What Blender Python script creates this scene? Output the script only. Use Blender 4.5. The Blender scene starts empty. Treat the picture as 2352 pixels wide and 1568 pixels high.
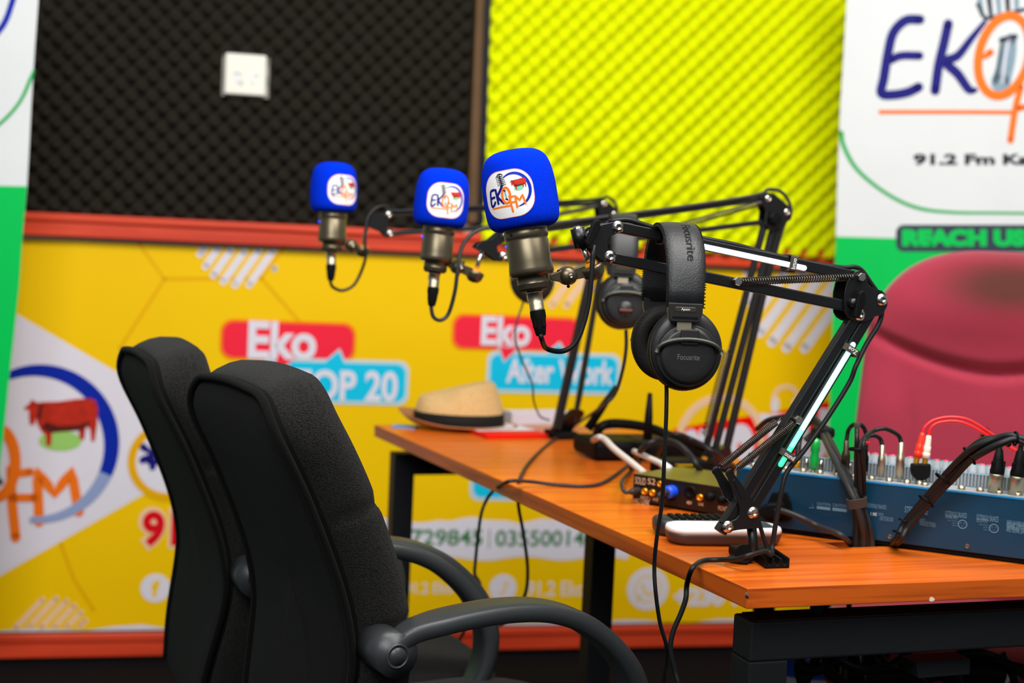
import bpy, bmesh, math, random
from mathutils import Vector, Matrix
random.seed(7)
SC = bpy.context.scene
COL = SC.collection
PI = math.pi
# ------------------------------------------------------------------ camera
F = 50/36*2352
HC = 1.12
PITCH = math.atan((784-580)/F); ROLL = 0.045
_U0 = Vector((0, math.sin(PITCH), math.cos(PITCH))); _R0 = Vector((1, 0, 0))
CW = Vector((0, math.cos(PITCH), -math.sin(PITCH)))
CR = math.cos(ROLL)*_R0+math.sin(ROLL)*_U0
CU = math.cos(ROLL)*_U0-math.sin(ROLL)*_R0
CP = Vector((0, 0, HC))
cam = bpy.data.cameras.new('camera'); camo = bpy.data.objects.new('camera', cam); COL.objects.link(camo)
cam.lens = 50; cam.sensor_width = 36; cam.clip_start = .05
M = Matrix.Identity(4)
for i in range(3):
    M[i][0] = CR[i]; M[i][1] = CU[i]; M[i][2] = -CW[i]; M[i][3] = CP[i]
camo.matrix_world = M
cam.dof.use_dof = True; cam.dof.focus_distance = 1.66; cam.dof.aperture_fstop = 4.0
SC.camera = camo
# ------------------------------------------------------------------ world, lights, exposure
SC.view_settings.view_transform = 'Standard'; SC.view_settings.look = 'None'
SC.view_settings.gamma = 1; SC.view_settings.use_curve_mapping = False
SC.view_settings.exposure = -0.12
wd = bpy.data.worlds.new('room_light'); SC.world = wd; wd.use_nodes = True
wd.node_tree.nodes['Background'].inputs[0].default_value = (.86, .93, 1, 1)
wd.node_tree.nodes['Background'].inputs[1].default_value = 0.22


def area(name, loc, size, energy, color, target):
    l = bpy.data.lights.new(name, 'AREA'); l.shape = 'RECTANGLE'; l.size = size[0]; l.size_y = size[1]
    l.energy = energy; l.color = color
    o = bpy.data.objects.new(name, l); COL.objects.link(o); o.location = loc
    o.rotation_euler = (Vector(target)-Vector(loc)).to_track_quat('-Z', 'Y').to_euler()
    return o


area('ceiling_tube_light', (.35, 1.5, 2.65), (1.8, .7), 62, (1, .98, .94), (.25, 3.4, .5))
area('ceiling_tube_light', (1.1, .7, 2.65), (1.3, .6), 22, (1, .98, .95), (.6, 2.2, .6))
area('ceiling_tube_light', (-.5, -.5, 2.5), (1.6, .9), 62, (.97, .98, 1), (-.2, 3.4, .7))

# ------------------------------------------------------------------ measuring helpers


def ray(px, py): return CW+CR*((px-1176)/F)-CU*((py-784)/F)
def P(px, py, d): return CP+ray(px, py)*d


def onz(px, py, z):
    r = ray(px, py); return CP+r*((z-HC)/r.z)


def hit(px, py, O, N):
    r = ray(px, py); return CP+r*((O-CP).dot(N)/r.dot(N))


def S(r, g, b):
    def f(c):
        c /= 255; return c/12.92 if c <= .04045 else ((c+.055)/1.055)**2.4
    return (f(r), f(g), f(b), 1)


# ------------------------------------------------------------------ materials
MATS = {}


def mat(name, col, rough=.5, metal=0, bump=0, bscale=200, var=0, vscale=8, emit=None, es=0, sheen=0, spec=None, coat=0, trans=0, bdet=2):
    m = bpy.data.materials.new(name); m.use_nodes = True; nt = m.node_tree; n = nt.nodes; b = n['Principled BSDF']
    c = S(*col); b.inputs['Base Color'].default_value = c
    b.inputs['Roughness'].default_value = rough; b.inputs['Metallic'].default_value = metal
    if spec is None: spec = .12 if rough >= .5 and not metal else .5
    b.inputs['Specular IOR Level'].default_value = spec
    if coat: b.inputs['Coat Weight'].default_value = coat
    if trans: b.inputs['Transmission Weight'].default_value = trans
    if sheen: b.inputs['Sheen Weight'].default_value = sheen; b.inputs['Sheen Roughness'].default_value = .5
    tc = n.new('ShaderNodeTexCoord')
    if bump:
        t = n.new('ShaderNodeTexNoise'); t.inputs['Scale'].default_value = bscale; t.inputs['Detail'].default_value = bdet
        nt.links.new(tc.outputs['Object'], t.inputs['Vector'])
        bp = n.new('ShaderNodeBump'); bp.inputs['Strength'].default_value = bump; bp.inputs['Distance'].default_value = .002
        nt.links.new(t.outputs['Fac'], bp.inputs['Height']); nt.links.new(bp.outputs[0], b.inputs['Normal'])
    t = n.new('ShaderNodeTexNoise'); t.inputs['Scale'].default_value = vscale; t.inputs['Detail'].default_value = 3
    nt.links.new(tc.outputs['Object'], t.inputs['Vector'])
    mx = n.new('ShaderNodeMix'); mx.data_type = 'RGBA'; v = max(var, .04)
    mx.inputs[6].default_value = tuple(x*(1-v) for x in c[:3])+(1,)
    mx.inputs[7].default_value = tuple(min(1, x*(1+v)) for x in c[:3])+(1,)
    nt.links.new(t.outputs['Fac'], mx.inputs[0]); nt.links.new(mx.outputs[2], b.inputs['Base Color'])
    if emit:
        b.inputs['Emission Color'].default_value = S(*emit); b.inputs['Emission Strength'].default_value = es
    MATS[name] = m; return m


def weave(name, col, rough, scale=1400, sheen=.4, strength=.8, fleck=.5):
    m = mat(name, col, rough, sheen=sheen, spec=.12); nt = m.node_tree; n = nt.nodes; b = n['Principled BSDF']
    tc = [x for x in n if x.bl_idname == 'ShaderNodeTexCoord'][0]
    v = n.new('ShaderNodeTexVoronoi'); v.inputs['Scale'].default_value = scale
    nt.links.new(tc.outputs['Object'], v.inputs['Vector'])
    bp = n.new('ShaderNodeBump'); bp.inputs['Strength'].default_value = strength; bp.inputs['Distance'].default_value = .0012
    bp.invert = True
    nt.links.new(v.outputs['Distance'], bp.inputs['Height']); nt.links.new(bp.outputs[0], b.inputs['Normal'])
    r = n.new('ShaderNodeValToRGB'); c = S(*col)
    r.color_ramp.elements[0].position = .1; r.color_ramp.elements[0].color = tuple(x*(1+fleck) for x in c[:3])+(1,)
    r.color_ramp.elements[1].position = .7; r.color_ramp.elements[1].color = tuple(x*(1-fleck) for x in c[:3])+(1,)
    nt.links.new(v.outputs['Distance'], r.inputs[0]); nt.links.new(r.outputs[0], b.inputs['Base Color'])
    return m


def wood(name, c1, c2, axis, rough=.32, s=1.0, coat=.2):
    m = bpy.data.materials.new(name); m.use_nodes = True; nt = m.node_tree; n = nt.nodes; b = n['Principled BSDF']
    b.inputs['Roughness'].default_value = rough; b.inputs['Coat Weight'].default_value = coat; b.inputs['Specular IOR Level'].default_value = .3; b.inputs['Coat Roughness'].default_value = .25
    tc = n.new('ShaderNodeTexCoord'); mp = n.new('ShaderNodeMapping')
    mp.inputs['Rotation'].default_value = (0, 0, axis); mp.inputs['Scale'].default_value = (3*s, 60*s, 60*s)
    mp.vector_type = 'TEXTURE' if False else 'POINT'
    rot = n.new('ShaderNodeMapping'); rot.inputs['Rotation'].default_value = (0, 0, -axis)
    mp.inputs['Rotation'].default_value = (0, 0, 0)
    nt.links.new(tc.outputs['Object'], rot.inputs[0]); nt.links.new(rot.outputs[0], mp.inputs[0])
    t = n.new('ShaderNodeTexNoise'); t.inputs['Scale'].default_value = 1; t.inputs['Detail'].default_value = 6; t.inputs['Distortion'].default_value = .6
    nt.links.new(mp.outputs[0], t.inputs['Vector'])
    r = n.new('ShaderNodeValToRGB'); r.color_ramp.elements[0].position = .36; r.color_ramp.elements[0].color = S(*c2)
    r.color_ramp.elements[1].position = .58; r.color_ramp.elements[1].color = S(*c1)
    nt.links.new(t.outputs['Fac'], r.inputs[0]); nt.links.new(r.outputs[0], b.inputs['Base Color'])
    MATS[name] = m; return m


black_metal = mat('black_metal', (15, 15, 16), .36, .0, bump=.05, bscale=900, spec=.5)
rod_black = mat('rod_black', (20, 20, 21), .45)
dark_plastic = mat('dark_plastic', (26, 25, 24), .45, bump=.1, bscale=1500)
soft_black = mat('soft_black', (13, 13, 13), .55)
steel = mat('steel', (205, 200, 190), .22, 1)
spring_m = mat('spring_steel', (96, 90, 84), .28, .95)
gunmetal = mat('gunmetal', (108, 98, 78), .36, .85, bump=.04, bscale=2500)
gun_dark = mat('gunmetal_dark', (80, 72, 58), .42, .8)
nickel = mat('nickel', (196, 184, 158), .34, 1, bump=.2, bscale=1500)
dim_print = mat('dim_print', (112, 112, 116), .5)
yoke_m = mat('yoke_metal', (66, 65, 58), .34, .5)
foam_blue = mat('foam_blue', (0, 52, 226), .95, bump=1.0, bscale=1300, sheen=0, spec=.05, bdet=3, var=.12, vscale=900)
white_print = mat('white_print', (238, 236, 232), .5, bump=.15, bscale=120, spec=.1)
pink_print = mat('pink_print', (245, 160, 150), .5)
navy = mat('navy_print', (26, 24, 120), .5, spec=.1)
blue_print = mat('blue_print', (8, 40, 165), .5)
orange_p = mat('orange_print', (250, 120, 22), .5)
red_p = mat('cow_red', (190, 45, 28), .5, var=.45, vscale=60)
cow_dark = mat('cow_dark', (90, 30, 24), .5)
ink = mat('ink_black', (25, 28, 38), .5)
grass = mat('grass_print', (160, 210, 110), .5)
mint = mat('mint_print', (120, 205, 160), .5)
grey_p = mat('grey_print', (135, 160, 175), .5, var=.2, vscale=80)
yellow = mat('banner_yellow', (255, 203, 0), .5, bump=.35, bscale=5, spec=.12, var=.05, vscale=2)
yellow_d = mat('banner_yellow_dark', (238, 176, 2), .5, spec=.1)
cream = mat('banner_cream', (248, 205, 165), .5)
lilac = mat('banner_white', (232, 226, 236), .45, bump=.1, bscale=8, spec=.1)
bub_red = mat('bubble_red', (255, 42, 66), .5, spec=.1)
bub_edge = mat('bubble_edge', (255, 130, 10), .5, spec=.1)
cyan = mat('bubble_cyan', (20, 200, 236), .5, spec=.1)
skyw = mat('bubble_outline', (200, 220, 225), .5, spec=.1)
fire = mat('fire_red', (252, 6, 4), .5, spec=.1)
num_red = mat('number_red', (225, 10, 28), .5, spec=.1)
green_t = mat('green_text', (70, 130, 80), .5)
lav_arc = mat('arc_lavender', (150, 165, 205), .5)
roll_white = mat('rollup_white', (226, 229, 228), .45, bump=.05, bscale=6, spec=.1)
roll_green = mat('rollup_green', (0, 196, 84), .45, spec=.1)
dgreen = mat('green_line', (24, 170, 80), .5)
slate = mat('slate_print', (52, 64, 78), .5)
red_wood = wood('red_wood', (228, 72, 36), (202, 56, 26), .22, rough=.5, s=.6)
desk_wood = wood('desk_wood', (222, 108, 26), (198, 84, 17), .33, rough=.3, s=1, coat=.1)
edge_side = wood('edge_wood_side', (205, 92, 20), (158, 62, 14), 1.966, rough=.4, s=1.2)
edge_wood = wood('edge_wood', (205, 92, 20), (150, 56, 12), .33, rough=.4, s=1.2)
foam_black = mat('foam_black', (42, 39, 33), .95, spec=.05)
foam_lime = mat('foam_lime', (228, 236, 0), .9, spec=.1)
wall_m = mat('wall_paint', (205, 200, 190), .8, bump=.1, bscale=60)
carpet = mat('carpet_dark', (12, 13, 17), .95, bump=.6, bscale=400)
skirt = mat('skirting_dark', (8, 9, 11), .6)
raw_edge = mat('raw_board_edge', (104, 80, 56), .8, var=.25, vscale=12)
frame_blk = mat('frame_black', (30, 31, 33), .5, bump=.15, bscale=500, var=.1, vscale=30)
frame_rust = mat('frame_dust', (62, 38, 26), .7, var=.4, vscale=40)
fabric = weave('chair_fabric', (33, 32, 29), .95, scale=760, sheen=.06, fleck=.75, strength=1.0)
fabric_back = mat('chair_back_fabric', (13, 13, 11), .95, bump=.5, bscale=1500, sheen=.03, spec=.08)
poly = mat('chair_arm_plastic', (48, 51, 52), .36, bump=.12, bscale=1200)
burg = weave('burgundy_fabric', (158, 50, 68), .9, scale=500, sheen=.2, strength=.15, fleck=.06)
stain = mat('burgundy_stain', (120, 58, 56), .9)
mixer_blue = mat('mixer_blue', (0, 54, 80), .38, bump=.05, bscale=900, spec=.4)
mixer_edge = mat('mixer_edge', (0, 128, 190), .35)
mixer_grey = mat('mixer_grey', (150, 156, 160), .5)
knob_grey = mat('knob_grey', (150, 156, 160), .5)
cap_pink = mat('cap_pink', (215, 80, 120), .4)
cap_teal = mat('cap_teal', (70, 175, 165), .4)
cap_white = mat('cap_white', (235, 235, 235), .4)
cap_blue = mat('cap_blue', (70, 90, 190), .4)
print_grey = mat('print_grey', (105, 140, 160), .6)
rubber = mat('rubber_cable', (20, 20, 21), .5, spec=.35)
rubber_grey = mat('rubber_cable_grey', (44, 43, 43), .5, spec=.35)
red_rub = mat('red_cable', (235, 28, 30), .3)
red_plug = mat('red_plug', (250, 50, 20), .4)
cream_plug = mat('cream_plug', (245, 225, 205), .4)
green_plug = mat('green_plug', (0, 160, 60), .3, coat=.5)
velcro = mat('velcro_strap', (78, 72, 66), .85, bump=.6, bscale=1200)
led1 = mat('led_white', (235, 240, 255), .4, emit=(225, 235, 255), es=1.15)
led2 = mat('led_cyan', (200, 255, 250), .4, emit=(175, 250, 240), es=1.1)
led3 = mat('led_green', (70, 240, 180), .4, emit=(60, 240, 165), es=1.0)
led_b = mat('led_blue', (40, 90, 255), .4, emit=(20, 50, 255), es=4)
leather = mat('leather', (36, 36, 37), .42, bump=.35, bscale=700, spec=.5)
pad = mat('ear_pad', (30, 29, 27), .5, bump=.2, bscale=300)
cupm = mat('cup_shell', (27, 26, 25), .42)
cup_red = mat('cup_bronze', (120, 68, 58), .4, .3)
straw = weave('straw', (222, 182, 122), .85, scale=260, sheen=.1, strength=.6, fleck=.12)
brim_m = mat('hat_brim', (178, 120, 78), .8, bump=.3, bscale=300)
band_m = mat('hat_band', (28, 26, 24), .7)
card_red = mat('card_red', (228, 24, 16), .5)
card_white = mat('card_white', (225, 222, 232), .5)
card_blue = mat('card_blue', (110, 160, 205), .5)
iface_top = mat('interface_top', (118, 106, 48), .35, .4)
iface_f = mat('interface_front', (20, 17, 15), .4)
gold = mat('gold', (240, 170, 40), .3, .9)
blue_cap = mat('blue_plug', (20, 80, 235), .4)
phone_w = mat('phone_white', (245, 245, 242), .35)
phone_b = mat('phone_base', (70, 52, 46), .45)
phone_g = mat('phone_screen', (70, 82, 80), .3)
key_blk = mat('keypad_black', (40, 42, 44), .4)
plate_m = mat('switch_plate', (240, 236, 222), .4)
white_cab = mat('white_cable', (205, 195, 185), .5)
orange_ring = mat('orange_ring', (220, 140, 30), .5)
pipe_m = mat('pipe_white', (170, 165, 160), .4)
tub_blue = mat('tub_blue', (30, 90, 210), .4)
wood_box = mat('screw_rust', (120, 100, 80), .5, .7)

# ------------------------------------------------------------------ mesh builder
WM = {}


class MB:
    def __init__(s): s.v = []; s.f = []; s.m = []; s.sm = []; s.mats = []

    def mi(s, m):
        if m not in s.mats: s.mats.append(m)
        return s.mats.index(m)

    def add(s, vs, fs, m, smooth=False):
        o = len(s.v); s.v += [Vector(v) for v in vs]; k = s.mi(m)
        for f in fs:
            s.f.append([i+o for i in f]); s.m.append(k); s.sm.append(smooth)

    def bm(s, bm, m, smooth=False):
        bm.verts.ensure_lookup_table(); bm.verts.index_update()
        s.add([v.co.copy() for v in bm.verts], [[v.index for v in f.verts] for f in bm.faces], m, smooth); bm.free()

    def box(s, c, size, m, X=Vector((1, 0, 0)), Y=Vector((0, 1, 0)), Z=Vector((0, 0, 1)), bev=0, seg=2):
        bm = bmesh.new(); bmesh.ops.create_cube(bm, size=1)
        for v in bm.verts: v.co = Vector((v.co.x*size[0], v.co.y*size[1], v.co.z*size[2]))
        if bev: bmesh.ops.bevel(bm, geom=bm.edges[:], offset=bev, segments=seg, profile=.5, affect='EDGES')
        c = Vector(c)
        for v in bm.verts: v.co = c+X*v.co.x+Y*v.co.y+Z*v.co.z
        s.bm(bm, m, False); return s

    def bar(s, p, q, w, t, m, N, bev=.0012):
        p = Vector(p); q = Vector(q); d = (q-p); L = d.length; d.normalize(); W = N.cross(d).normalized()
        s.box((p+q)/2, (L, w, t), m, d, W, N, bev); return s

    def tube(s, pts, r, m, seg=10, smooth=True, res=6, cap=True, flat=None):
        pts = [Vector(p) for p in pts]
        if res > 1 and len(pts) > 2: pts, rr = catmull(pts, r, res)
        else: rr = r if isinstance(r, (list, tuple)) else [r]*len(pts)
        if len(rr) < len(pts): rr = list(rr)+[rr[-1]]*(len(pts)-len(rr))
        t = (pts[1]-pts[0]).normalized(); n = t.orthogonal().normalized()
        if flat is not None:
            n = (flat-t*flat.dot(t)).normalized()
        vs = []
        for i, p in enumerate(pts):
            if i == 0: t2 = (pts[1]-pts[0])
            elif i == len(pts)-1: t2 = pts[-1]-pts[-2]
            else: t2 = pts[i+1]-pts[i-1]
            if t2.length < 1e-9: t2 = t
            t2 = t2.normalized()
            n = (n-t2*n.dot(t2)); n = n.normalized() if n.length > 1e-6 else t2.orthogonal().normalized()
            b = t2.cross(n)
            for k in range(seg):
                a = 2*PI*k/seg; vs.append(p+(n*math.cos(a)+b*math.sin(a))*rr[i])
            t = t2
        fs = []
        for i in range(len(pts)-1):
            for k in range(seg):
                fs.append([i*seg+k, i*seg+(k+1) % seg, (i+1)*seg+(k+1) % seg, (i+1)*seg+k])
        if cap: fs += [list(range(seg))[::-1], [(len(pts)-1)*seg+k for k in range(seg)]]
        s.add(vs, fs, m, smooth); return s

    def lathe(s, prof, O, Z, m, seg=32, smooth=True, X=None, ell=1.0):
        Z = Vector(Z).normalized(); X = Vector(X).normalized() if X else Z.orthogonal().normalized(); Y = Z.cross(X); O = Vector(O)
        vs = []; fs = []; n = len(prof)
        for (r, h) in prof:
            r = max(r, 1e-5)
            for k in range(seg):
                a = 2*PI*k/seg; vs.append(O+Z*h+X*(r*math.cos(a))+Y*(r*ell*math.sin(a)))
        for i in range(n-1):
            for k in range(seg):
                fs.append([i*seg+k, i*seg+(k+1) % seg, (i+1)*seg+(k+1) % seg, (i+1)*seg+k])
        s.add(vs, fs, m, smooth); return s

    def poly(s, pts, m): s.add(pts, [list(range(len(pts)))], m); return s

    def prism(s, pts, n0, n1, N, m, bev=0, seg=2, smooth=False):
        """pts: 3d outline; extruded from offset n0 to n1 along N"""
        bm = bmesh.new()
        vs = [bm.verts.new(Vector(p)+N*n0) for p in pts]
        f = bm.faces.new(vs)
        r = bmesh.ops.extrude_face_region(bm, geom=[f])
        nv = [x for x in r['geom'] if isinstance(x, bmesh.types.BMVert)]
        bmesh.ops.translate(bm, verts=nv, vec=N*(n1-n0))
        bmesh.ops.recalc_face_normals(bm, faces=bm.faces[:])
        if bev:
            bmesh.ops.bevel(bm, geom=bm.edges[:], offset=bev, segments=seg, profile=.5, affect='EDGES', clamp_overlap=True)
        s.bm(bm, m, smooth); return s

    def ball(s, c, r, m, sc=(1, 1, 1), X=Vector((1, 0, 0)), Y=Vector((0, 1, 0)), Z=Vector((0, 0, 1)), seg=20):
        prof = []
        vs = []; fs = []; nr = seg//2
        for i in range(nr+1):
            th = PI*i/nr
            for k in range(seg):
                a = 2*PI*k/seg
                vs.append(Vector(c)+X*(r*sc[0]*math.sin(th)*math.cos(a))+Y*(r*sc[1]*math.sin(th)*math.sin(a))+Z*(r*sc[2]*math.cos(th)))
        for i in range(nr):
            for k in range(seg):
                fs.append([i*seg+k, (i+1)*seg+k, (i+1)*seg+(k+1) % seg, i*seg+(k+1) % seg])
        s.add(vs, fs, m, True); return s

    def ribbon(s, pts, w, m, fn, closed=False, res=6, ends=True, ms=2.5):
        """flat stroke in 2d, mapped to 3d through fn(x, y)"""
        p2 = [Vector((p[0], p[1], 0)) for p in pts]
        ws = list(w) if isinstance(w, (list, tuple)) else [w]*len(p2)
        if res > 1 and len(p2) > 2:
            if closed:
                p2 = p2+[p2[0]]; ws = ws+[ws[0]]
            p2, ws = catmull(p2, ws, res, closed)
        if abs(fn(0, 0).x-fn(1, 0).x)+abs(fn(0, 0).y-fn(1, 0).y) < .02 and max(abs(p.x) for p in p2) > 1:
            q2 = [p2[0]]; qw = [ws[0]]
            for i in range(1, len(p2)):
                k = max(1, int((p2[i]-p2[i-1]).length/ms+.99))
                if len(p2) > 200: k = 1
                for j in range(1, k+1): q2.append(p2[i-1].lerp(p2[i], j/k)); qw.append(ws[i-1]+(ws[i]-ws[i-1])*j/k)
            if (p2[0]-p2[-1]).length < 100: p2, ws = q2, qw
        vs = []
        n = len(p2)
        for i in range(n):
            a = p2[max(0, i-1)]; b = p2[min(n-1, i+1)]
            if closed and i in (0, n-1): a = p2[n-2]; b = p2[1]
            t = (b-a); t = t.normalized() if t.length > 1e-9 else Vector((1, 0, 0))
            nn = Vector((-t.y, t.x, 0))
            vs += [p2[i]+nn*ws[i]/2, p2[i]-nn*ws[i]/2]
        fs = [[2*i, 2*i+1, 2*i+3, 2*i+2] for i in range(n-1)]
        s.add([fn(v.x, v.y) for v in vs], fs, m)
        if ends and not closed:
            for e in (0, -1):
                c = p2[e]; r = ws[e]/2
                if r > 1e-6: s.poly([fn(c.x+r*math.cos(2*PI*k/12), c.y+r*math.sin(2*PI*k/12)) for k in range(12)], m)
        return s

    def disc2(s, cx, cy, rx, ry, m, fn, seg=40, r0=0):
        """subdivided ellipse (several rings), mapped"""
        rings = [r0, .25, .5, .75, 1] if r0 == 0 else [r0, 1]
        vs = []
        for r in rings:
            for k in range(seg):
                a = 2*PI*k/seg; vs.append(fn(cx+rx*r*math.cos(a), cy+ry*r*math.sin(a)))
        fs = [[i*seg+k, i*seg+(k+1) % seg, (i+1)*seg+(k+1) % seg, (i+1)*seg+k] for i in range(len(rings)-1) for k in range(seg)]
        s.add(vs, fs, m); return s

    def text(s, txt, x0, y0, w, h, m, fn, off=0.0, smallcaps=False):
        """lettering fitted into the box (x0,y0,w,h) of the 2d frame, mapped through fn"""
        vs, fs = textmesh(txt, off)
        s.add([fn(x0+v[0]*w, y0+v[1]*h) for v in vs], fs, m); return s

    def poly2(s, pts, m, fn, ms=2.5):
        bm = bmesh.new(); f = bm.faces.new([bm.verts.new((p[0], p[1], 0)) for p in pts])
        bmesh.ops.triangulate(bm, faces=[f])
        for _ in range(5):
            es = [e for e in bm.edges if e.calc_length() > ms]
            if not es: break
            bmesh.ops.subdivide_edges(bm, edges=es, cuts=1)
            bmesh.ops.triangulate(bm, faces=[f for f in bm.faces if len(f.verts) > 3])
        for v in bm.verts: v.co = fn(v.co.x, v.co.y)
        s.bm(bm, m, False); return s

    def build(s, name, parent=None, origin=None, sub=0, bev=0, wn=False):
        me = bpy.data.meshes.new(name)
        if parent is not None: W = WM[parent]
        else:
            if origin is None:
                xs = [v.x for v in s.v]; ys = [v.y for v in s.v]; zs = [v.z for v in s.v]
                origin = Vector(((min(xs)+max(xs))/2, (min(ys)+max(ys))/2, min(zs)))
            W = Matrix.Translation(origin)
        Wi = W.inverted()
        me.from_pydata([Wi @ v for v in s.v], [], s.f)
        for m in s.mats: me.materials.append(m)
        for i, p in enumerate(me.polygons): p.material_index = s.m[i]; p.use_smooth = s.sm[i]
        me.update()
        o = bpy.data.objects.new(name, me); COL.objects.link(o)
        if parent is not None: o.parent = parent; WM[o] = W
        else: o.matrix_world = W; WM[o] = W
        if sub:
            md = o.modifiers.new('s', 'SUBSURF'); md.levels = md.render_levels = sub
        return o


def catmull(pts, r, res, closed=False):
    n = len(pts); rr = list(r) if isinstance(r, (list, tuple)) else [r]*n
    out = []; ro = []
    for i in range(n-1):
        p1 = pts[i]; p2 = pts[i+1]
        p0 = pts[i-1] if i > 0 else (pts[n-2] if closed else p1*2-p2)
        p3 = pts[i+2] if i+2 < n else (pts[1] if closed else p2*2-p1)
        for k in range(res):
            t = k/res
            out.append(.5*((2*p1)+(p2-p0)*t+(2*p0-5*p1+4*p2-p3)*t*t+(3*p1-p0-3*p2+p3)*t**3)); ro.append(rr[i]*(1-t)+rr[i+1]*t)
    out.append(pts[-1]); ro.append(rr[-1]); return out, ro


_TX = {}


def textmesh(txt, off):
    k = (txt, off)
    if k in _TX: return _TX[k]
    cu = bpy.data.curves.new('t', 'FONT'); cu.body = txt; cu.size = 1; cu.offset = off; cu.resolution_u = 4
    ob = bpy.data.objects.new('t', cu); COL.objects.link(ob)
    dg = bpy.context.evaluated_depsgraph_get(); me = bpy.data.meshes.new_from_object(ob.evaluated_get(dg))
    vs = [(v.co.x, v.co.y) for v in me.vertices]; fs = [list(p.vertices) for p in me.polygons]
    bpy.data.objects.remove(ob); bpy.data.curves.remove(cu); bpy.data.meshes.remove(me)
    x0 = min(v[0] for v in vs); x1 = max(v[0] for v in vs); y0 = min(v[1] for v in vs); y1 = max(v[1] for v in vs)
    vs = [((v[0]-x0)/(x1-x0), (v[1]-y0)/(y1-y0)) for v in vs]
    _TX[k] = (vs, fs); return _TX[k]


def tag(o, label=None, cat=None, group=None, kind=None):
    if label: o['label'] = label
    if cat: o['category'] = cat
    if group: o['group'] = group
    if kind: o['kind'] = kind
    return o


def thing(name, label, cat, loc, group=None, rz=0):
    o = bpy.data.objects.new(name, None); COL.objects.link(o); o.empty_display_size = .05
    W = Matrix.Translation(Vector(loc)) @ Matrix.Rotation(rz, 4, 'Z')
    o.matrix_world = W; WM[o] = W
    return tag(o, label, cat, group)


def copy_tree(o, parent=None):
    c = o.copy(); COL.objects.link(c)
    if parent: c.parent = parent
    for ch in list(o.children): copy_tree(ch, c)
    return c


def rrect(w, h, r, n=8, cx=0, cy=0, tl=None):
    pts = []
    for (sx, sy, a0) in ((1, 1, 0), (-1, 1, 90), (-1, -1, 180), (1, -1, 270)):
        for k in range(n+1):
            a = math.radians(a0+90*k/n)
            pts.append((cx+sx*(w/2-r)+r*math.cos(a), cy+sy*(h/2-r)+r*math.sin(a)))
    return pts


# ------------------------------------------------------------------ the back wall frame
WA = P(50, 580, 3.65); WB = P(1700, 600, 4.075)
WD = (WB-WA); WD.z = 0; WD.normalize(); WN = Vector((WD.y, -WD.x, 0))     # towards the camera
WO = Vector((WA.x, WA.y, 0))


def wuv(px, py, off=0):
    h = hit(px, py, WO+WN*off, WN)-WO; return (h.dot(WD), h.z)


def wp(u, z, off=0): return WO+WD*u+Vector((0, 0, z))+WN*off


def wfn(off): return lambda x, y: wp(x, y, off)


def wbox(name, u0, u1, z0, z1, n0, n1, m, bev=0, kind='structure', **k):
    mb = MB(); mb.box(wp((u0+u1)/2, (z0+z1)/2, (n0+n1)/2), (u1-u0, n1-n0, z1-z0), m, WD, WN, Vector((0, 0, 1)), bev)
    return tag(mb.build(name), kind=kind, **k)


ZT = wuv(700, 568)[1]         # banner top / rail bottom
ZB = wuv(300, 1454)[1]        # banner bottom
ZBT = wuv(300, 1500)[1]
ZR = wuv(300, 498)[1]
U = lambda px, py=600: wuv(px, py)[0]
wbox('wall_back', -1.6, 4.0, 0, 2.7, -.12, 0, wall_m)
mb = MB(); mb.box((0.6, 2.0, -.05), (6, 6.5, .1), carpet)
tag(mb.build('floor', origin=Vector((0, 0, 0))), kind='structure')
wbox('baseboard_back', -1.6, 4.0, 0, ZBT, 0, .02, skirt)
mb = MB()
for (z0, z1, t) in ((ZBT, ZB+.01, .03), (ZB-.012, ZB+.01, .036)):
    mb.box(wp(1.2, (z0+z1)/2, t/2), (5.6, t, z1-z0), red_wood, WD, WN, bev=.003)
tag(mb.build('trim_1'), kind='structure')
mb = MB()
mb.box(wp(1.2, (ZT+ZR)/2, .022), (5.6, .044, ZR-ZT), red_wood, WD, WN, bev=.004)
mb.box(wp(1.2, ZR-.012, .027), (5.6, .054, .018), red_wood, WD, WN, bev=.005)
mb.box(wp(1.2, ZT+.001, .022), (5.6, .040, .004), ink, WD, WN, bev=.002)
tag(mb.build('trim_2'), kind='structure')
# partition strip between the foams
uA0, zA0 = wuv(1099, 0); uA1, zA1 = wuv(1079, 505)
mb = MB()


def quadstrip(pxtop, pxbot, y0, y1, n1, m, n0=0):
    a = wuv(pxtop[0], y0); b = wuv(pxtop[1], y0); c = wuv(pxbot[1], y1); d = wuv(pxbot[0], y1)
    mb.prism([wp(*q) for q in (d, c, b, a)], n0, n1, WN, m)


quadstrip((1090, 1108), (1067, 1088), -80, 510, .05, raw_edge)
tag(mb.build('trim_3'), kind='structure')
mb = MB(); quadstrip((1108, 1119), (1088, 1100), -80, 524, .065, ink)
tag(mb.build('trim_4'), kind='structure')

# egg-crate foam


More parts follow.
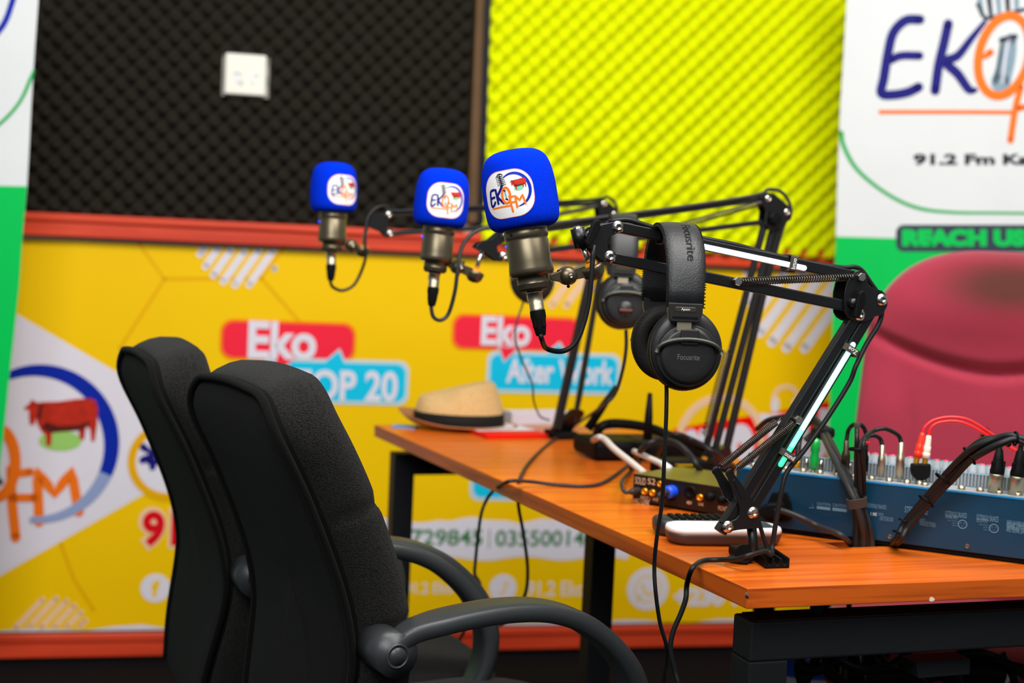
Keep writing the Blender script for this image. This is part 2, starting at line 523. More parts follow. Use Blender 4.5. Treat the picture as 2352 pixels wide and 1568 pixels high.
def foam(name, label, u0, u1, z0, z1, m, A, ph=(0, 0), n0=.02, per=.0525, hole=None, broad=False):
    st = per/9; nu = int((u1-u0)/st); nz = int((z1-z0)/st); k = 2*PI/per
    vs = []; fs = []; idx = {}
    for j in range(nz+1):
        for i in range(nu+1):
            u = u0+(u1-u0)*i/nu; z = z0+(z1-z0)*j/nz
            c = math.cos(k*(u-ph[0]))*math.cos(k*(z-ph[1]))
            h = A*(1-2*((1-c)/2)**2.3) if broad else A*1.2*(2*((1+c)/2)**2.2-1)
            e = min(1, min(i, nu-i, j, nz-j)/1.0)
            vs.append(wp(u, z, n0+A*1.2*0+ (h if e else -A)))
    W = nu+1
    for j in range(nz):
        for i in range(nu):
            if hole:
                u = u0+(u1-u0)*(i+.5)/nu; z = z0+(z1-z0)*(j+.5)/nz
                if hole[0] < u < hole[1] and hole[2] < z < hole[3]: continue
            fs.append([j*W+i, j*W+i+1, (j+1)*W+i+1, (j+1)*W+i])
    mb = MB(); mb.add(vs, fs, m, True)
    return tag(mb.build(name), label, 'acoustic foam')


ps = wuv(563, 175)
PH = .0525*2
foam('acoustic_foam_panel', 'charcoal black egg-crate acoustic foam around the white socket plate', U(20, 300), U(1086, 250)-.012, ZR+.003, 2.0, foam_black, .017, n0=.030,
     per=PH/2*1.0, hole=(ps[0]-.062, ps[0]+.062, ps[1]-.058, ps[1]+.058))
foam('acoustic_foam_panel', 'bright lime yellow egg-crate acoustic foam right of the black strip', U(1106, 250), U(2010, 300), wuv(1500, 578)[1], 2.05, foam_lime, .028, per=PH/2*1.0, n0=.05, broad=True)
mb = MB()
t = thing('socket_plate', 'square cream white wall plate set into the black foam', 'wall socket', wp(ps[0], ps[1]-.052, .0))
mb.box(wp(ps[0], ps[1], .02), (.106, .042, .106), plate_m, WD, WN, bev=.005)
mb.build('face_plate', t)
for du, dz in ((-.02, -.012), (.02, -.012)):
    mb = MB(); mb.box(wp(ps[0]+du, ps[1]+dz, .0415), (.010, .004, .022), cap_white, WD, WN, bev=.001); mb.build('rocker', t)
mb = MB(); mb.ribbon([(ps[0]-.03, ps[1]-.002), (ps[0]-.02, ps[1]+.004), (ps[0]-.012, ps[1]-.004)], .002, print_grey, wfn(.0425), res=3)
mb.ribbon([(ps[0]+.022, ps[1]+.0), (ps[0]+.032, ps[1]-.003)], .002, print_grey, wfn(.0425))
mb.text('2', ps[0]-.016, ps[1]-.028, .009, .012, print_grey, wfn(.0425)); mb.build('marking', t)


# ------------------------------------------------------------------ printing helpers
def hatch(mb, cx, cy, r, pitch, w, ang, m, fn, clip=lambda x, y: True, off=0, fill=None, fn0=None):
    if fill: mb.disc2(cx, cy, r*.97, r*.97, fill, fn0 or fn)
    d = Vector((math.cos(ang), math.sin(ang))); nrm = Vector((-d.y, d.x))
    t = -r+off
    while t < r:
        h = math.sqrt(max(0, r*r-t*t))*.98
        N = 24; seg = []
        for i in range(N+1):
            s_ = -h+2*h*i/N; q = Vector((cx, cy))+nrm*t+d*s_
            if clip(q.x, q.y): seg.append((q.x, q.y))
        if len(seg) > 1: mb.ribbon([seg[0], seg[-1]], w, m, fn, res=1)
        t += pitch


COWP = [(5.6, 12.4), (6.6, 13.2), (7.6, 14.6), (8.4, 14.0), (9.2, 13.8), (10, 14), (14, 14.2), (18, 14.9), (21.5, 15.2), (23, 14.6), (23.6, 12.5), (23.5, 8.5), (23.0, 4.2), (22.2, 4.2), (21.8, 7.4), (20.8, 8),
        (20.4, 4.6), (19.3, 4.6), (19.0, 7.2), (16.5, 6.6), (13.5, 6.8), (12.6, 6.4), (12.4, 2.9), (11.2, 2.9), (11.0, 5.6), (10.0, 6.6), (8.9, 8.6), (8.7, 10), (8.2, 8.2), (7.2, 8.2), (6.9, 10.2), (6.9, 12.0), (6.0, 12.0)]


def logo(mb, fn, fm=(1, 1), ek=True, arcm=None):
    """radio logo in millimetres around the sticker centre; fn(x, y, layer)"""
    A = lambda x, y: fn(x, y, 1); B = lambda x, y: fn(x, y, 2)
    th = [math.radians(a) for a in range(125, -86, -10)]
    n = len(th)
    mb.ribbon([(9+18.2*math.cos(a), 3+19*math.sin(a)) for a in th], [.3+3.6*math.sin(PI*min(1, (i+1)/n*1.0))**.6 if i < n-1 else .3 for i in range(n)], arcm or blue_print, A, res=2)
    if ek:
        mb.ribbon([(-15.6, 7.2), (-20, 6.6), (-21.8, 4.2), (-22.4, -2), (-22.6, -8), (-21.6, -11), (-18.5, -9.8), (-16.2, -7)], 3.0, navy, A, res=3)
        mb.ribbon([(-22, -2.2), (-19, -1.4), (-16.2, -1.2)], 2.7, navy, B, res=2)
        mb.ribbon([(-13.4, 6.6), (-12.6, -1), (-12, -9)], 3.0, navy, A, res=3)
        mb.ribbon([(-4.2, 9.8), (-8, 4), (-11.6, -1), (-8, -6), (-4.8, -9.6)], 3.0, navy, B, res=3)
    for i in range(6):
        y = 10.2+i*2.0; x = -4.0-i*.45
        mb.ribbon([(x-2.6, y+.3), (x, y), (x+2.8, y+.4)], 1.25, ink, A, res=2)
        mb.ribbon([(x-5.0, y+.6), (x-4.2, y+.6)], 1.0, ink, A, res=1)
        mb.ribbon([(x+4.0, y+.6), (x+4.7, y+.6)], .9, ink, A, res=1)
    mb.ribbon([(-9.5, 21), (-8.4, 23), (-5.5, 23.4), (-3, 22.4)], 1.4, ink, A, res=3)
    mb.ribbon([(-4.0, 10), (-6.4, 22)], 1.5, ink, B, res=1)
    mb.ribbon([(-.8+4.7*math.cos(a), -1.6+8.8*math.sin(a)) for a in [2*PI*k/14 for k in range(14)]], 2.7, orange_p, fn3(fn, 3), closed=True, res=3)
    mb.ribbon([(-2, 4), (-1.4, 0), (-.4, -6)], 1.7, grey_p, B, res=3)
    mb.ribbon([(-2.6, 4.4), (-1.4, 3.6)], 1.8, ink, fn3(fn, 3), res=1); mb.ribbon([(-1.4, -5.6), (.2, -6.4)], 1.8, ink, fn3(fn, 3), res=1)
    mb.ribbon([(3.0, -3), (3.2, -10), (4.4, -20.6)], 2.4, orange_p, B, res=3)
    mb.ribbon([(3.0, -4.4), (7.6, -3.8)], 2.1, orange_p, B, res=1); mb.ribbon([(3.4, -10.4), (8.6, -10.4)], 2.1, orange_p, B, res=1)
    mb.ribbon([(10.0, -16.6), (9.6, -10), (9.2, -3.6), (13.6, -9.4), (17.6, -3.4), (18.4, -8), (19.6, -14)], 2.4, orange_p, B, res=1)
    if ek: mb.ribbon([(-21, -13.6), (-9, -13.6), (3.4, -13.8)], 2.0, orange_p, A, res=2)
    mb.disc2(14.6, 4.2, 5.2, 2.6, mint if ek else grass, A)
    mb.poly2(COWP, red_p, B)
    mb.poly2([(10, 7.4), (12, 6.2), (19, 7), (20.8, 7.8), (22.0, 9.5), (19, 8.3), (14, 8.0), (11, 9)], cow_dark, fn3(fn, 3))
    mb.poly2([(8.9, 10.2), (9.4, 13.6), (10.2, 13.4), (9.8, 9.4)], cow_dark, fn3(fn, 3))


def fn3(fn, l): return lambda x, y: fn(x, y, l)


# ------------------------------------------------------------------ yellow banner on the wall
def cwu(px, py): return wuv(px, py, .006)


mb = MB()
uL, uR = -.45, U(1990, 800)
n = 40
bt = []
for i in range(n+1):
    u = uL+(uR-uL)*i/n; bt.append((u, ZB+.004*math.sin(i*1.9)+.003*math.sin(i*.7+1)))
mb.prism([wp(u, z) for u, z in bt]+[wp(uR, ZT), wp(uL, ZT)], .003, .006, WN, lilac)
mb.prism([wp(u, z+.016+.004*math.sin(i*1.3)) for i, (u, z) in enumerate(bt)]+[wp(uR, ZT-.009), wp(uL, ZT-.009)], .005, .0066, WN, yellow)
L1, L2, L3, L4, L5 = wfn(.0074), wfn(.0082), wfn(.009), wfn(.0098), wfn(.0106)


def pxs(*pts): return [wuv(*p, .008) for p in pts]


mpp = (wuv(1000, 800)[0]-wuv(900, 800)[0])/100   # metres per pixel, mid banner
for line in (((320, 560), (378, 640), (275, 800)), ((378, 640), (600, 638), (660, 560)), ((600, 638), (690, 740)), ((140, 1250), (170, 1330), (215, 1400))):
    mb.ribbon(pxs(*line), .008, yellow_d, L1, res=1)


def circ(px, py, rpx):
    c = wuv(px, py, .008); return c[0], c[1], abs(wuv(px+rpx, py)[0]-wuv(px-rpx, py)[0])/2


zmax = ZT-.012
for (px, py, r, pitch, ang, m_, fl) in ((552, 562, 96, .030, 1.0, lilac, cream), (1285, 608, 92, .034, 1.0, cream, cream), (1832, 672, 122, .046, .95, lilac, None)):
    cx, cy, R_ = circ(px, py, r)
    hatch(mb, cx, cy, R_, pitch, pitch*.62, ang, m_, L2, clip=lambda x, y: y < zmax)
cx, cy, R_ = circ(118, 1452, 84)
hatch(mb, cx, cy, R_, .024, .014, .85, cream, L1, clip=lambda x, y: y > ZB+.02)
# white hexagon corner with the logo
mb.poly([L1(*q) for q in pxs((-160, 640), (36, 719), (288, 866), (425, 945), (425, 1083), (326, 1137), (0, 1322), (-160, 1400))], lilac)
ac = wuv(85, 1022, .009); K = abs(wuv(85+172, 1022)[0]-ac[0])/18.2


def fnb(x, y, l): return wp(ac[0]+(x-9)*K, ac[1]+(y-3)*K, .0082+l*.0008)


logo(mb, fnb, ek=False, arcm=blue_print)
th = [math.radians(a) for a in range(-22, -100, -6)]
mb.ribbon([(ac[0]+18.2*K*math.cos(a), ac[1]+19*K*math.sin(a)) for a in th], [3.4*K*(1-i/len(th)*.6) for i in range(len(th))], lav_arc, L5, res=2, ends=False)
cx, cy, R_ = circ(387, 1060, 84)
mb.ribbon([(cx+R_*math.cos(2*PI*k/24), cy+R_*math.sin(2*PI*k/24)) for k in range(24)], .021, yellow_d, L3, closed=True, res=2)
mb.disc2(cx, cy, R_*.9, R_*.9, lilac, L2)
q = wuv(347, 1045); mb.text('*', q[0]-.03, q[1]-.04, .07, .09, navy, L3, .02)
for (o_, m_, l_) in ((.10, cream, L2), (.045, num_red, L3)):
    q = wuv(326, 1254); q2 = wuv(500, 1172); e = .018 if o_ > .05 else 0
    mb.text('91.2', q[0]-e*.6, q[1]-e*.6, q2[0]-q[0]+e*1.2, q2[1]-q[1]+e*1.2, m_, l_, o_)
cx, cy, R_ = circ(357, 1350, 34); mb.disc2(cx, cy, R_, R_, lilac, L2); mb.text('f', cx-.011, cy-.024, .022, .045, yellow, L3, .06)


# speech bubbles
def rr_px(x0, y0, x1, y1, r, sl):
    a = wuv(x0, y1+0, .008); b = wuv(x1, y0+sl*(x1-x0), .008)
    cx = (a[0]+b[0])/2; w = b[0]-a[0]; za = (wuv(x0, y0)[1]+wuv(x0, y1)[1])/2; h = wuv(x0, y0)[1]-wuv(x0, y1)[1]
    return cx, za, w, h


def bubble(mb, red, blue, tail_r, tail_b, eko, low, lowtxt):
    cx, cz, w, h = rr_px(*red)
    k = .11
    mb.poly([L2(*p) for p in rrect(w+.014, h+.014, h*.36, 8, cx, cz)], bub_edge)
    mb.poly([L3(*p) for p in rrect(w, h, h*.33, 8, cx, cz)], bub_red)
    bx, bz, bw, bh = rr_px(*blue)
    f1, f2 = wfn(.0094), wfn(.0102)
    mb.poly([f1(*p) for p in rrect(bw+.02, bh+.02, bh*.28, 8, bx, bz)], skyw)
    mb.poly([f2(*p) for p in rrect(bw, bh, bh*.25, 8, bx, bz)], cyan)
    tb = pxs(*tail_b); mb.poly([wp(p[0], p[1], .0097) for p in expand(tb, .008)], skyw); mb.poly([wp(p[0], p[1], .0104) for p in tb], cyan)
    tr = pxs(*tail_r); mb.poly([wp(p[0], p[1], .0107) for p in expand(tr, .006)], skyw); mb.poly([wp(p[0], p[1], .0111) for p in tr], bub_red)
    for (txt, bx_, o_) in ((*eko, .035), (*low, .03)):
        a = wuv(bx_[0], bx_[3]); b = wuv(bx_[2], bx_[1])
        mb.text(txt, a[0], a[1], b[0]-a[0], b[1]-a[1], lilac, wfn(.0113), o_)


def expand(pts, d):
    cx = sum(p[0] for p in pts)/len(pts); cy = sum(p[1] for p in pts)/len(pts)
    return [(p[0]+d*(p[0]-cx)/max(.001, math.hypot(p[0]-cx, p[1]-cy)), p[1]+d*(p[1]-cy)/max(.001, math.hypot(p[0]-cx, p[1]-cy))) for p in pts]


bubble(mb, (510, 737, 813, 818, 20, .04), (606, 828, 932, 915, 20, .04), ((628, 812), (690, 814), (640, 851)), ((742, 836), (778, 806), (792, 838)),
       ('Eko', (568, 740, 728, 823)), ('TOP 20', (664, 852, 914, 917)), None)
bubble(mb, (1042, 724, 1330, 796, 20, .04), (1124, 812, 1418, 892, 20, .04), ((1146, 796), (1190, 798), (1158, 828)), ((1255, 812), (1284, 790), (1298, 814)),
       ('Eko', (1102, 728, 1218, 792)), ('After Work', (1160, 827, 1408, 878)), None)
bx, bz, bw, bh = rr_px(1086, 1062, 1390, 1140, 20, .03)
mb.poly([L2(*p) for p in rrect(bw+.02, bh+.02, bh*.28, 8, bx, bz)], skyw); mb.poly([L3(*p) for p in rrect(bw, bh, bh*.25, 8, bx, bz)], cyan)
# white brush band with green numbers
a = wuv(820, 1192); b = wuv(1440, 1280); tp = []; bo = []
for i in range(25):
    u = a[0]+(b[0]-a[0])*i/24; tp.append((u, a[1]+.006*math.sin(i*.8)+.004*math.sin(i*2.1))); bo.append((u, b[1]+.006*math.sin(i*.9+1)))
mb.poly([L2(*p) for p in bo+tp[::-1]], lilac)
q = wuv(912, 1252); q2 = wuv(1108, 1214); mb.text('0729845', q[0], q[1], q2[0]-q[0], q2[1]-q[1], green_t, L3, .02)
q = wuv(1120, 1258); mb.text('|', q[0], q[1], .003, .055, green_t, L3, .01)
q = wuv(1136, 1253); q2 = wuv(1392, 1216); mb.text('0355001428', q[0], q[1], q2[0]-q[0], q2[1]-q[1], green_t, L3, .02)
cx, cy, R_ = circ(1155, 1350, 31); mb.disc2(cx, cy, R_, R_, lilac, L2); mb.ribbon([(cx-.008, cy-.012), (cx-.002, cy-.016), (cx+.006, cy-.008), (cx+.006, cy+.016), (cx+.014, cy+.01)], .005, yellow, L3, res=3)
q = wuv(1208, 1368); q2 = wuv(1400, 1332); mb.text('91.2 Eko Fm', q[0], q[1], q2[0]-q[0], q2[1]-q[1], lilac, L2, .01)
q = wuv(930, 1362); q2 = wuv(1085, 1335); mb.text('91.2 Eko Fm', q[0], q[1], q2[0]-q[0], q2[1]-q[1], lilac, L2, .01)
cx, cy, R_ = circ(1488, 1352, 47); mb.disc2(cx, cy, R_, R_, lilac, L2)
mb.ribbon([(cx+R_*.62*math.cos(a_), cy+R_*.62*math.sin(a_)) for a_ in [2*PI*k/16 for k in range(16)]], .004, yellow, L3, closed=True, res=2)
mb.ribbon([(cx-.016, cy+.012), (cx-.01, cy-.006), (cx+.004, cy-.016), (cx+.016, cy-.012)], .007, yellow, L3, res=3)
mb.ribbon([(cx-.03, cy-.034), (cx-.022, cy-.02)], .006, yellow, L3, res=1)
q = wuv(1545, 1392); q2 = wuv(1760, 1345); mb.text('+230 918', q[0], q[1], q2[0]-q[0], q2[1]-q[1], lilac, L2, .06)
# red corner with big white letters, headphones and arc
mb.poly([L1(*q) for q in pxs((1545, 986), (1640, 968), (1780, 946), (1990, 905), (1990, 1130), (1545, 1180))], fire)
cx, cy, R_ = circ(1655, 1012, 94)
mb.ribbon([(cx+R_*math.cos(math.radians(a_)), cy+R_*math.sin(math.radians(a_))) for a_ in range(-5, 196, 10)], .021, cream, L3, res=2)
cx, cy, R_ = circ(1805, 917, 28)
mb.ribbon([(cx+R_*math.cos(math.radians(a_)), cy+R_*math.sin(math.radians(a_))) for a_ in range(-25, 206, 15)], .012, cream, L2, res=2)
for sx in (-1, 1): mb.disc2(cx+sx*R_*.85, cy-R_*.45, .012, .024, lilac, L3)
q = wuv(1560, 1048); mb.disc2(q[0]+.03, q[1]+.03, .03, .05, lilac, L2)
for (txt, x0, y0, x1, y1) in (('M', 1600, 985, 1668, 1075), ('o', 1662, 972, 1732, 1080), ('T', 1735, 950, 1812, 1068), ('U', 1822, 938, 1908, 1058)):
    q = wuv(x0, y1); q2 = wuv(x1, y0); mb.text(txt, q[0], q[1], q2[0]-q[0], q2[1]-q[1], lilac, wfn(.0086), .09)
tag(mb.build('wall_banner'), 'wide yellow vinyl banner with red and blue speech bubbles on the back wall', 'banner')

# ------------------------------------------------------------------ roll-up banners
def frame_plane(O, ang):
    D_ = Vector((math.cos(ang), math.sin(ang), 0)); N_ = Vector((D_.y, -D_.x, 0)); return O, D_, N_


OR, RD, RN = frame_plane(P(1920, 600, 3.72), math.radians(-19))


def rpt(px, py, off=0): return hit(px, py, OR, RN)+RN*off


def rfn(off): return lambda px, py: rpt(px, py, off)


mb = MB()
edge = [(1950, -120), (1945, 0), (1938, 120), (1930, 250), (1924, 400), (1920, 543), (1914, 680), (1908, 850), (1903, 1000), (1898, 1200), (1893, 1430)]
mb.prism([rpt(*p) for p in edge]+[rpt(2980, 1470), rpt(2980, -90)], -.002, 0, RN, roll_white)
gr = [(1920, 543), (1914, 680), (1908, 850), (1903, 1000), (1898, 1200), (1893, 1430), (2980, 1470), (2980, 566), (2352, 556), (2060, 547)]
mb.poly([rpt(*p, .0006) for p in gr], roll_green)
r1, r2, r3 = rfn(.0012), rfn(.0018), rfn(.0024)
mb.ribbon([(2113, 45), (2080, 47), (2052, 75), (2040, 120), (2030, 180), (2024, 214), (2050, 218), (2085, 212), (2110, 200)], 22, navy, r1, res=4)
mb.ribbon([(2045, 138), (2070, 128), (2112, 128)], 19, navy, r2, res=3)
mb.ribbon([(2178, 55), (2168, 100), (2156, 150), (2148, 208)], 22, navy, r1, res=3)
mb.ribbon([(2262, 50), (2230, 90), (2200, 128), (2172, 142), (2200, 170), (2225, 205), (2240, 207)], [10, 16, 20, 22, 22, 20, 12], navy, r2, res=4)
mb.ribbon([(2306+58*math.cos(a_)*1.0+math.sin(a_)*14, 128-92*math.sin(a_)) for a_ in [2*PI*k/18 for k in range(18)]], 20, orange_p, r3, closed=True, res=3)
mb.ribbon([(2255, 135), (2262, 130), (2275, 120)], [2, 12, 16], orange_p, r3, res=2)
mb.ribbon([(2345, 200), (2332, 250), (2321, 322)], 15, orange_p, r3, res=3)
mb.ribbon([(2340, 248), (2400, 236)], 14, orange_p, r3, res=1)
mb.ribbon([(2022, 257), (2180, 257), (2325, 258)], 9, orange_p, r2, res=2)
mb.ribbon([(2322, 90), (2316, 130), (2298, 190)], [26, 34, 44], grey_p, r1, res=3)
mb.ribbon([(2318, 88), (2310, 130), (2302, 190)], 5, lilac, r2, res=3); mb.ribbon([(2302, 95), (2286, 190)], 7, slate, r2, res=1)
mb.ribbon([(2300, 92), (2332, 84)], 12, slate, r2, res=1)
for i in range(5):
    mb.ribbon([(2246+i*22, -30), (2256+i*20, 34)], [14, 10], slate if i % 2 else grey_p, r1, res=1)
mb.ribbon([(2246, 10), (2262, 40), (2290, 38), (2352, 22)], 9, slate, r2, res=3)
mb.text('91.2 Fm Kampala', 2098, 386, 404, -33, ink, r1, .045)
mb.ribbon([(1932, 305), (1938, 335), (1968, 388), (2030, 440), (2100, 475), (2180, 487), (2300, 489), (2600, 492)], [11, 10, 9, 8, 8, 7, 6, 6], dgreen, r1, res=5)
mb.poly([r1(x, y) for x, y in rrect(640, 62, 18, 6, 2378, 547)], slate)
mb.text('REACH US ON', 2072, 566, 396, -40, roll_green, r2, .08)
tag(mb.build('rollup_banner'), 'white and green banner with large blue and orange lettering behind the burgundy chair', 'banner')

mb = MB(); wc_ = OR-RN*.14+RD*1.80; mb.box((wc_.x, wc_.y, 1.35), (3.2, .10, 2.7), wall_m, RD, RN)
tag(mb.build('wall_right'), kind='structure')
OL, LD, LN = frame_plane(P(60, 400, 3.3), math.radians(12))


def lpt(px, py, off=0): return hit(px, py, OL, LN)+LN*off


mb = MB()
e = [(93, -60), (88, 0), (80, 110), (72, 240), (66, 360), (62, 430), (52, 540), (44, 660), (34, 750), (22, 860), (8, 1000), (0, 1060), (-8, 1150), (-20, 1400)]
mb.prism([lpt(*p) for p in e]+[lpt(-600, 1380), lpt(-600, -80)], -.002, 0, LN, roll_white)
g = [(62, 428), (52, 540), (44, 660), (34, 750), (22, 860), (8, 1000), (0, 1060), (-8, 1150), (-20, 1400), (-600, 1380), (-600, 412)]
mb.poly([lpt(*p, .0006) for p in g], roll_green)
l1 = lambda x, y: lpt(x, y, .0012)
mb.ribbon([(42, -40), (28, 5), (14, 45), (-6, 75), (-60, 130)], 14, blue_print, l1, res=4)
mb.ribbon([(78, 160), (70, 182), (45, 235), (0, 284), (-60, 320)], [4, 9, 8, 8, 8], dgreen, l1, res=4)
tag(mb.build('rollup_banner'), 'white and green banner cut off by the left edge of the photo', 'banner')

# ------------------------------------------------------------------ desk
DA = onz(1717, 1351, .75); DB = onz(860, 975, .75); DD = onz(2352, 1327, .75)
E1 = (DD-DA).normalized(); E2 = (DB-DA); LB = E2.length; E2.normalize()
DT = .024


def dpt(a, b, z=.75): v = DA+E1*a+E2*b; return Vector((v.x, v.y, z))


def dab(p):
    d = Vector(p)-DA; det = E1.x*E2.y-E1.y*E2.x
    return ((d.x*E2.y-d.y*E2.x)/det, (E1.x*d.y-E1.y*d.x)/det)


desk = thing('desk', 'L-shaped orange wood veneer desk on a black steel frame', 'desk', (DA.x+.4, DA.y+.4, 0))
WING = .56
h0 = dab(onz(1925, 1256, .75)); h1 = dab(onz(2078, 1256, .75))
ha0, ha1 = h0[0], h1[0]; hb0 = (h0[1]+h1[1])/2+.003; hb1 = hb0+.035
As = [0, ha0, ha1, WING, 1.5]; Bs = [0, hb0, hb1, .58, LB]
As = sorted(As)
bm = bmesh.new(); vg = {}


def gv(i, j):
    if (i, j) not in vg: vg[(i, j)] = bm.verts.new(dpt(As[i], Bs[j]))
    return vg[(i, j)]


iw = As.index(WING)
for i in range(4):
    for j in range(4):
        if As[i] >= WING-1e-6 and j == 3: continue
        if abs(As[i]-ha0) < 1e-6 and j == 1: continue
        bm.faces.new([gv(i, j), gv(i+1, j), gv(i+1, j+1), gv(i, j+1)])
bm.normal_update()
r = bmesh.ops.extrude_face_region(bm, geom=bm.faces[:])
bmesh.ops.translate(bm, verts=[x for x in r['geom'] if isinstance(x, bmesh.types.BMVert)], vec=(0, 0, -DT))
bmesh.ops.recalc_face_normals(bm, faces=bm.faces[:])
es = [x for x in bm.edges if len(x.link_faces) == 2 and x.calc_face_angle() > 1]
bmesh.ops.bevel(bm, geom=es, offset=.0012, segments=2, profile=.5, affect='EDGES')
mb = MB(); bm.verts.index_update(); bm.verts.ensure_lookup_table(); bm.normal_update()
vs = [v.co.copy() for v in bm.verts]
mb.add(vs, [[v.index for v in f.verts] for f in bm.faces if abs(f.normal.z) > .5], desk_wood)
for f in bm.faces:
    if abs(f.normal.z) <= .5:
        mb.f.append([v.index for v in f.verts]); mb.m.append(mb.mi(edge_side if abs(f.normal.dot(E1)) > .5 else edge_wood)); mb.sm.append(False)
bm.free()
top = mb.build('desktop', desk)
# chips and screw on the edge
mb = MB(); f_ = lambda x, y: hit(x, y, DA-Vector((E1.y, -E1.x, 0))*-.0006, Vector((E1.y, -E1.x, 0)))
mb.poly([f_(*p) for p in ((2134, 1379), (2136, 1371), (2141, 1370), (2147, 1375), (2146, 1379), (2139, 1381))], cream_plug)
mb.build('edge_chip', top)
N2 = Vector((E2.y, -E2.x, 0))
if N2.x > 0: N2 = -N2
mb = MB(); c = hit(1715.5, 1367, DA, N2); mb.lathe([(0, .0016), (.0022, .0012), (.0036, .0)], c, N2, steel, 14); mb.build('edge_screw', top)
# frame
ft = .75-DT-.025      # top of the steel frame


def leg(name, px, py, depth, sz=.043, ztop=ft):
    p = P(px, py, depth); m_ = MB(); m_.box((p.x, p.y, ztop/2), (sz, sz, ztop), frame_blk, E1, Vector((-E1.y, E1.x, 0)), bev=.002); m_.build(name, desk); return p


EP = Vector((-E1.y, E1.x, 0))
FA = hit(1743, 1436, DA+EP*.045, EP)        # front beam corner
mb = MB(); q = dpt(.035, .05); q2 = dpt(1.46, .05)
fx = hit(1703, 1450, DA+EP*.055, EP); fx = Vector((fx.x, fx.y, 0))
beam_h = .048
mid = fx+E1*.72
mb.box((mid.x, mid.y, ft-beam_h/2), (1.44, .045, beam_h), frame_blk, E1, EP, bev=.003); mb.build('front_beam', desk)
mb = MB(); c = fx+E1*.026; mb.box((c.x, c.y, (ft-beam_h)/2), (.052, .045, ft-beam_h), frame_blk, E1, EP, bev=.002); mb.build('leg', desk)
mb = MB(); c = fx+E1*1.42; mb.box((c.x, c.y, (ft-beam_h)/2), (.045, .045, ft-beam_h), frame_blk, E1, EP, bev=.002); mb.build('leg', desk)
mb = MB(); mb.box((mid.x, mid.y, ft+.0006), (1.42, .040, .0012), frame_rust, E1, EP); mb.build('beam_dust', desk)
for s_ in (.10, .9):
    mb = MB(); c = fx+E1*s_; mb.lathe([(.008, 0), (.008, .025)], (c.x, c.y, ft), (0, 0, 1), ink, 16); mb.build('spacer', desk)
pl = leg('leg', 918, 1200, 2.93)
pm = leg('leg', 1375, 1320, 2.50)
mb = MB(); a_ = Vector((pl.x, pl.y, 0)); b_ = a_+E1*.5
mb.box(((a_.x+b_.x)/2, (a_.y+b_.y)/2, ft-.022), (.5, .042, .044), frame_blk, E1, EP, bev=.002); mb.build('rear_beam', desk)
mb = MB(); c = Vector((pm.x, pm.y, 0))+E1*.16; mb.box((c.x, c.y, ft-.022), (.34, .042, .044), frame_blk, E1, EP, bev=.002); mb.build('cross_beam', desk)
# bracket plate under the beam
mb = MB(); a0 = [hit(*p, DA+EP*.09, EP) for p in ((2072, 1506), (2196, 1497), (2194, 1533), (2078, 1542))]
mb.prism(a0, -.004, .03, -EP, frame_blk, .001); pb = mb.build('bracket_plate', desk)
for p in ((2096, 1525), (2180, 1520)): mb = MB(); mb.lathe([(.004, 0), (.004, .014), (.0025, .016)], hit(*p, DA+EP*.08, EP), -EP, steel, 8, False); mb.build('bolt', pb)


# ------------------------------------------------------------------ shared small builders
def screw(mb, c, N, r=.0052, m=steel, h=.003):
    mb.lathe([(r*1.15, 0), (r*1.15, .0008), (r*.95, .0012), (r*.9, h*.7), (r*.55, h), (r*.42, h), (r*.40, h*.55), (.0, h*.5)], c, N, m, 20)


def spring(mb, p, q, R, wire, turns, m):
    p = Vector(p); q = Vector(q); d = q-p; L = d.length; t = d.normalized(); n = t.orthogonal().normalized(); b = t.cross(n)
    K_ = 10; pts = []
    for i in range(turns*K_+1):
        a = 2*PI*i/K_; pts.append(p+d*(i/(turns*K_))+(n*math.cos(a)+b*math.sin(a))*R)
    mb.tube(pts, wire, m, seg=5, res=1)
    mb.tube([p-t*.010, p+t*.001], wire, m, 5, res=1); mb.tube([q-t*.001, q+t*.010], wire, m, 5, res=1)


def cable(label, pts, r=.003, m=rubber, name='audio_cable', cat='cable', group=None, res=8, parent=None, seg=8):
    mb = MB(); mb.tube(pts, r, m, seg=seg, res=res)
    o = mb.build(name, parent, origin=None if parent else pts[-1])
    if not parent: tag(o, label, cat, group)
    return o


# ------------------------------------------------------------------ microphones
def foam_r(z):
    prof = FOAM
    for (r0, z0), (r1, z1) in zip(prof, prof[1:]):
        if z1 <= z <= z0: return r1+(r0-r1)*(z-z1)/(z0-z1+1e-9)
    return .03


_fp = [Vector((0, .0462, 0)), Vector((.015, .0460, 0)), Vector((.027, .0432, 0)), Vector((.0355, .036, 0)), Vector((.0400, .024, 0)), Vector((.0422, .008, 0)), Vector((.0427, -.008, 0)), Vector((.0424, -.024, 0)),
       Vector((.0405, -.036, 0)), Vector((.0355, -.0425, 0)), Vector((.0275, -.0448, 0)), (Vector((.024, -.0445, 0)))]
FOAM = [(p.x, p.y) for p in catmull(_fp, 1, 4)[0]]


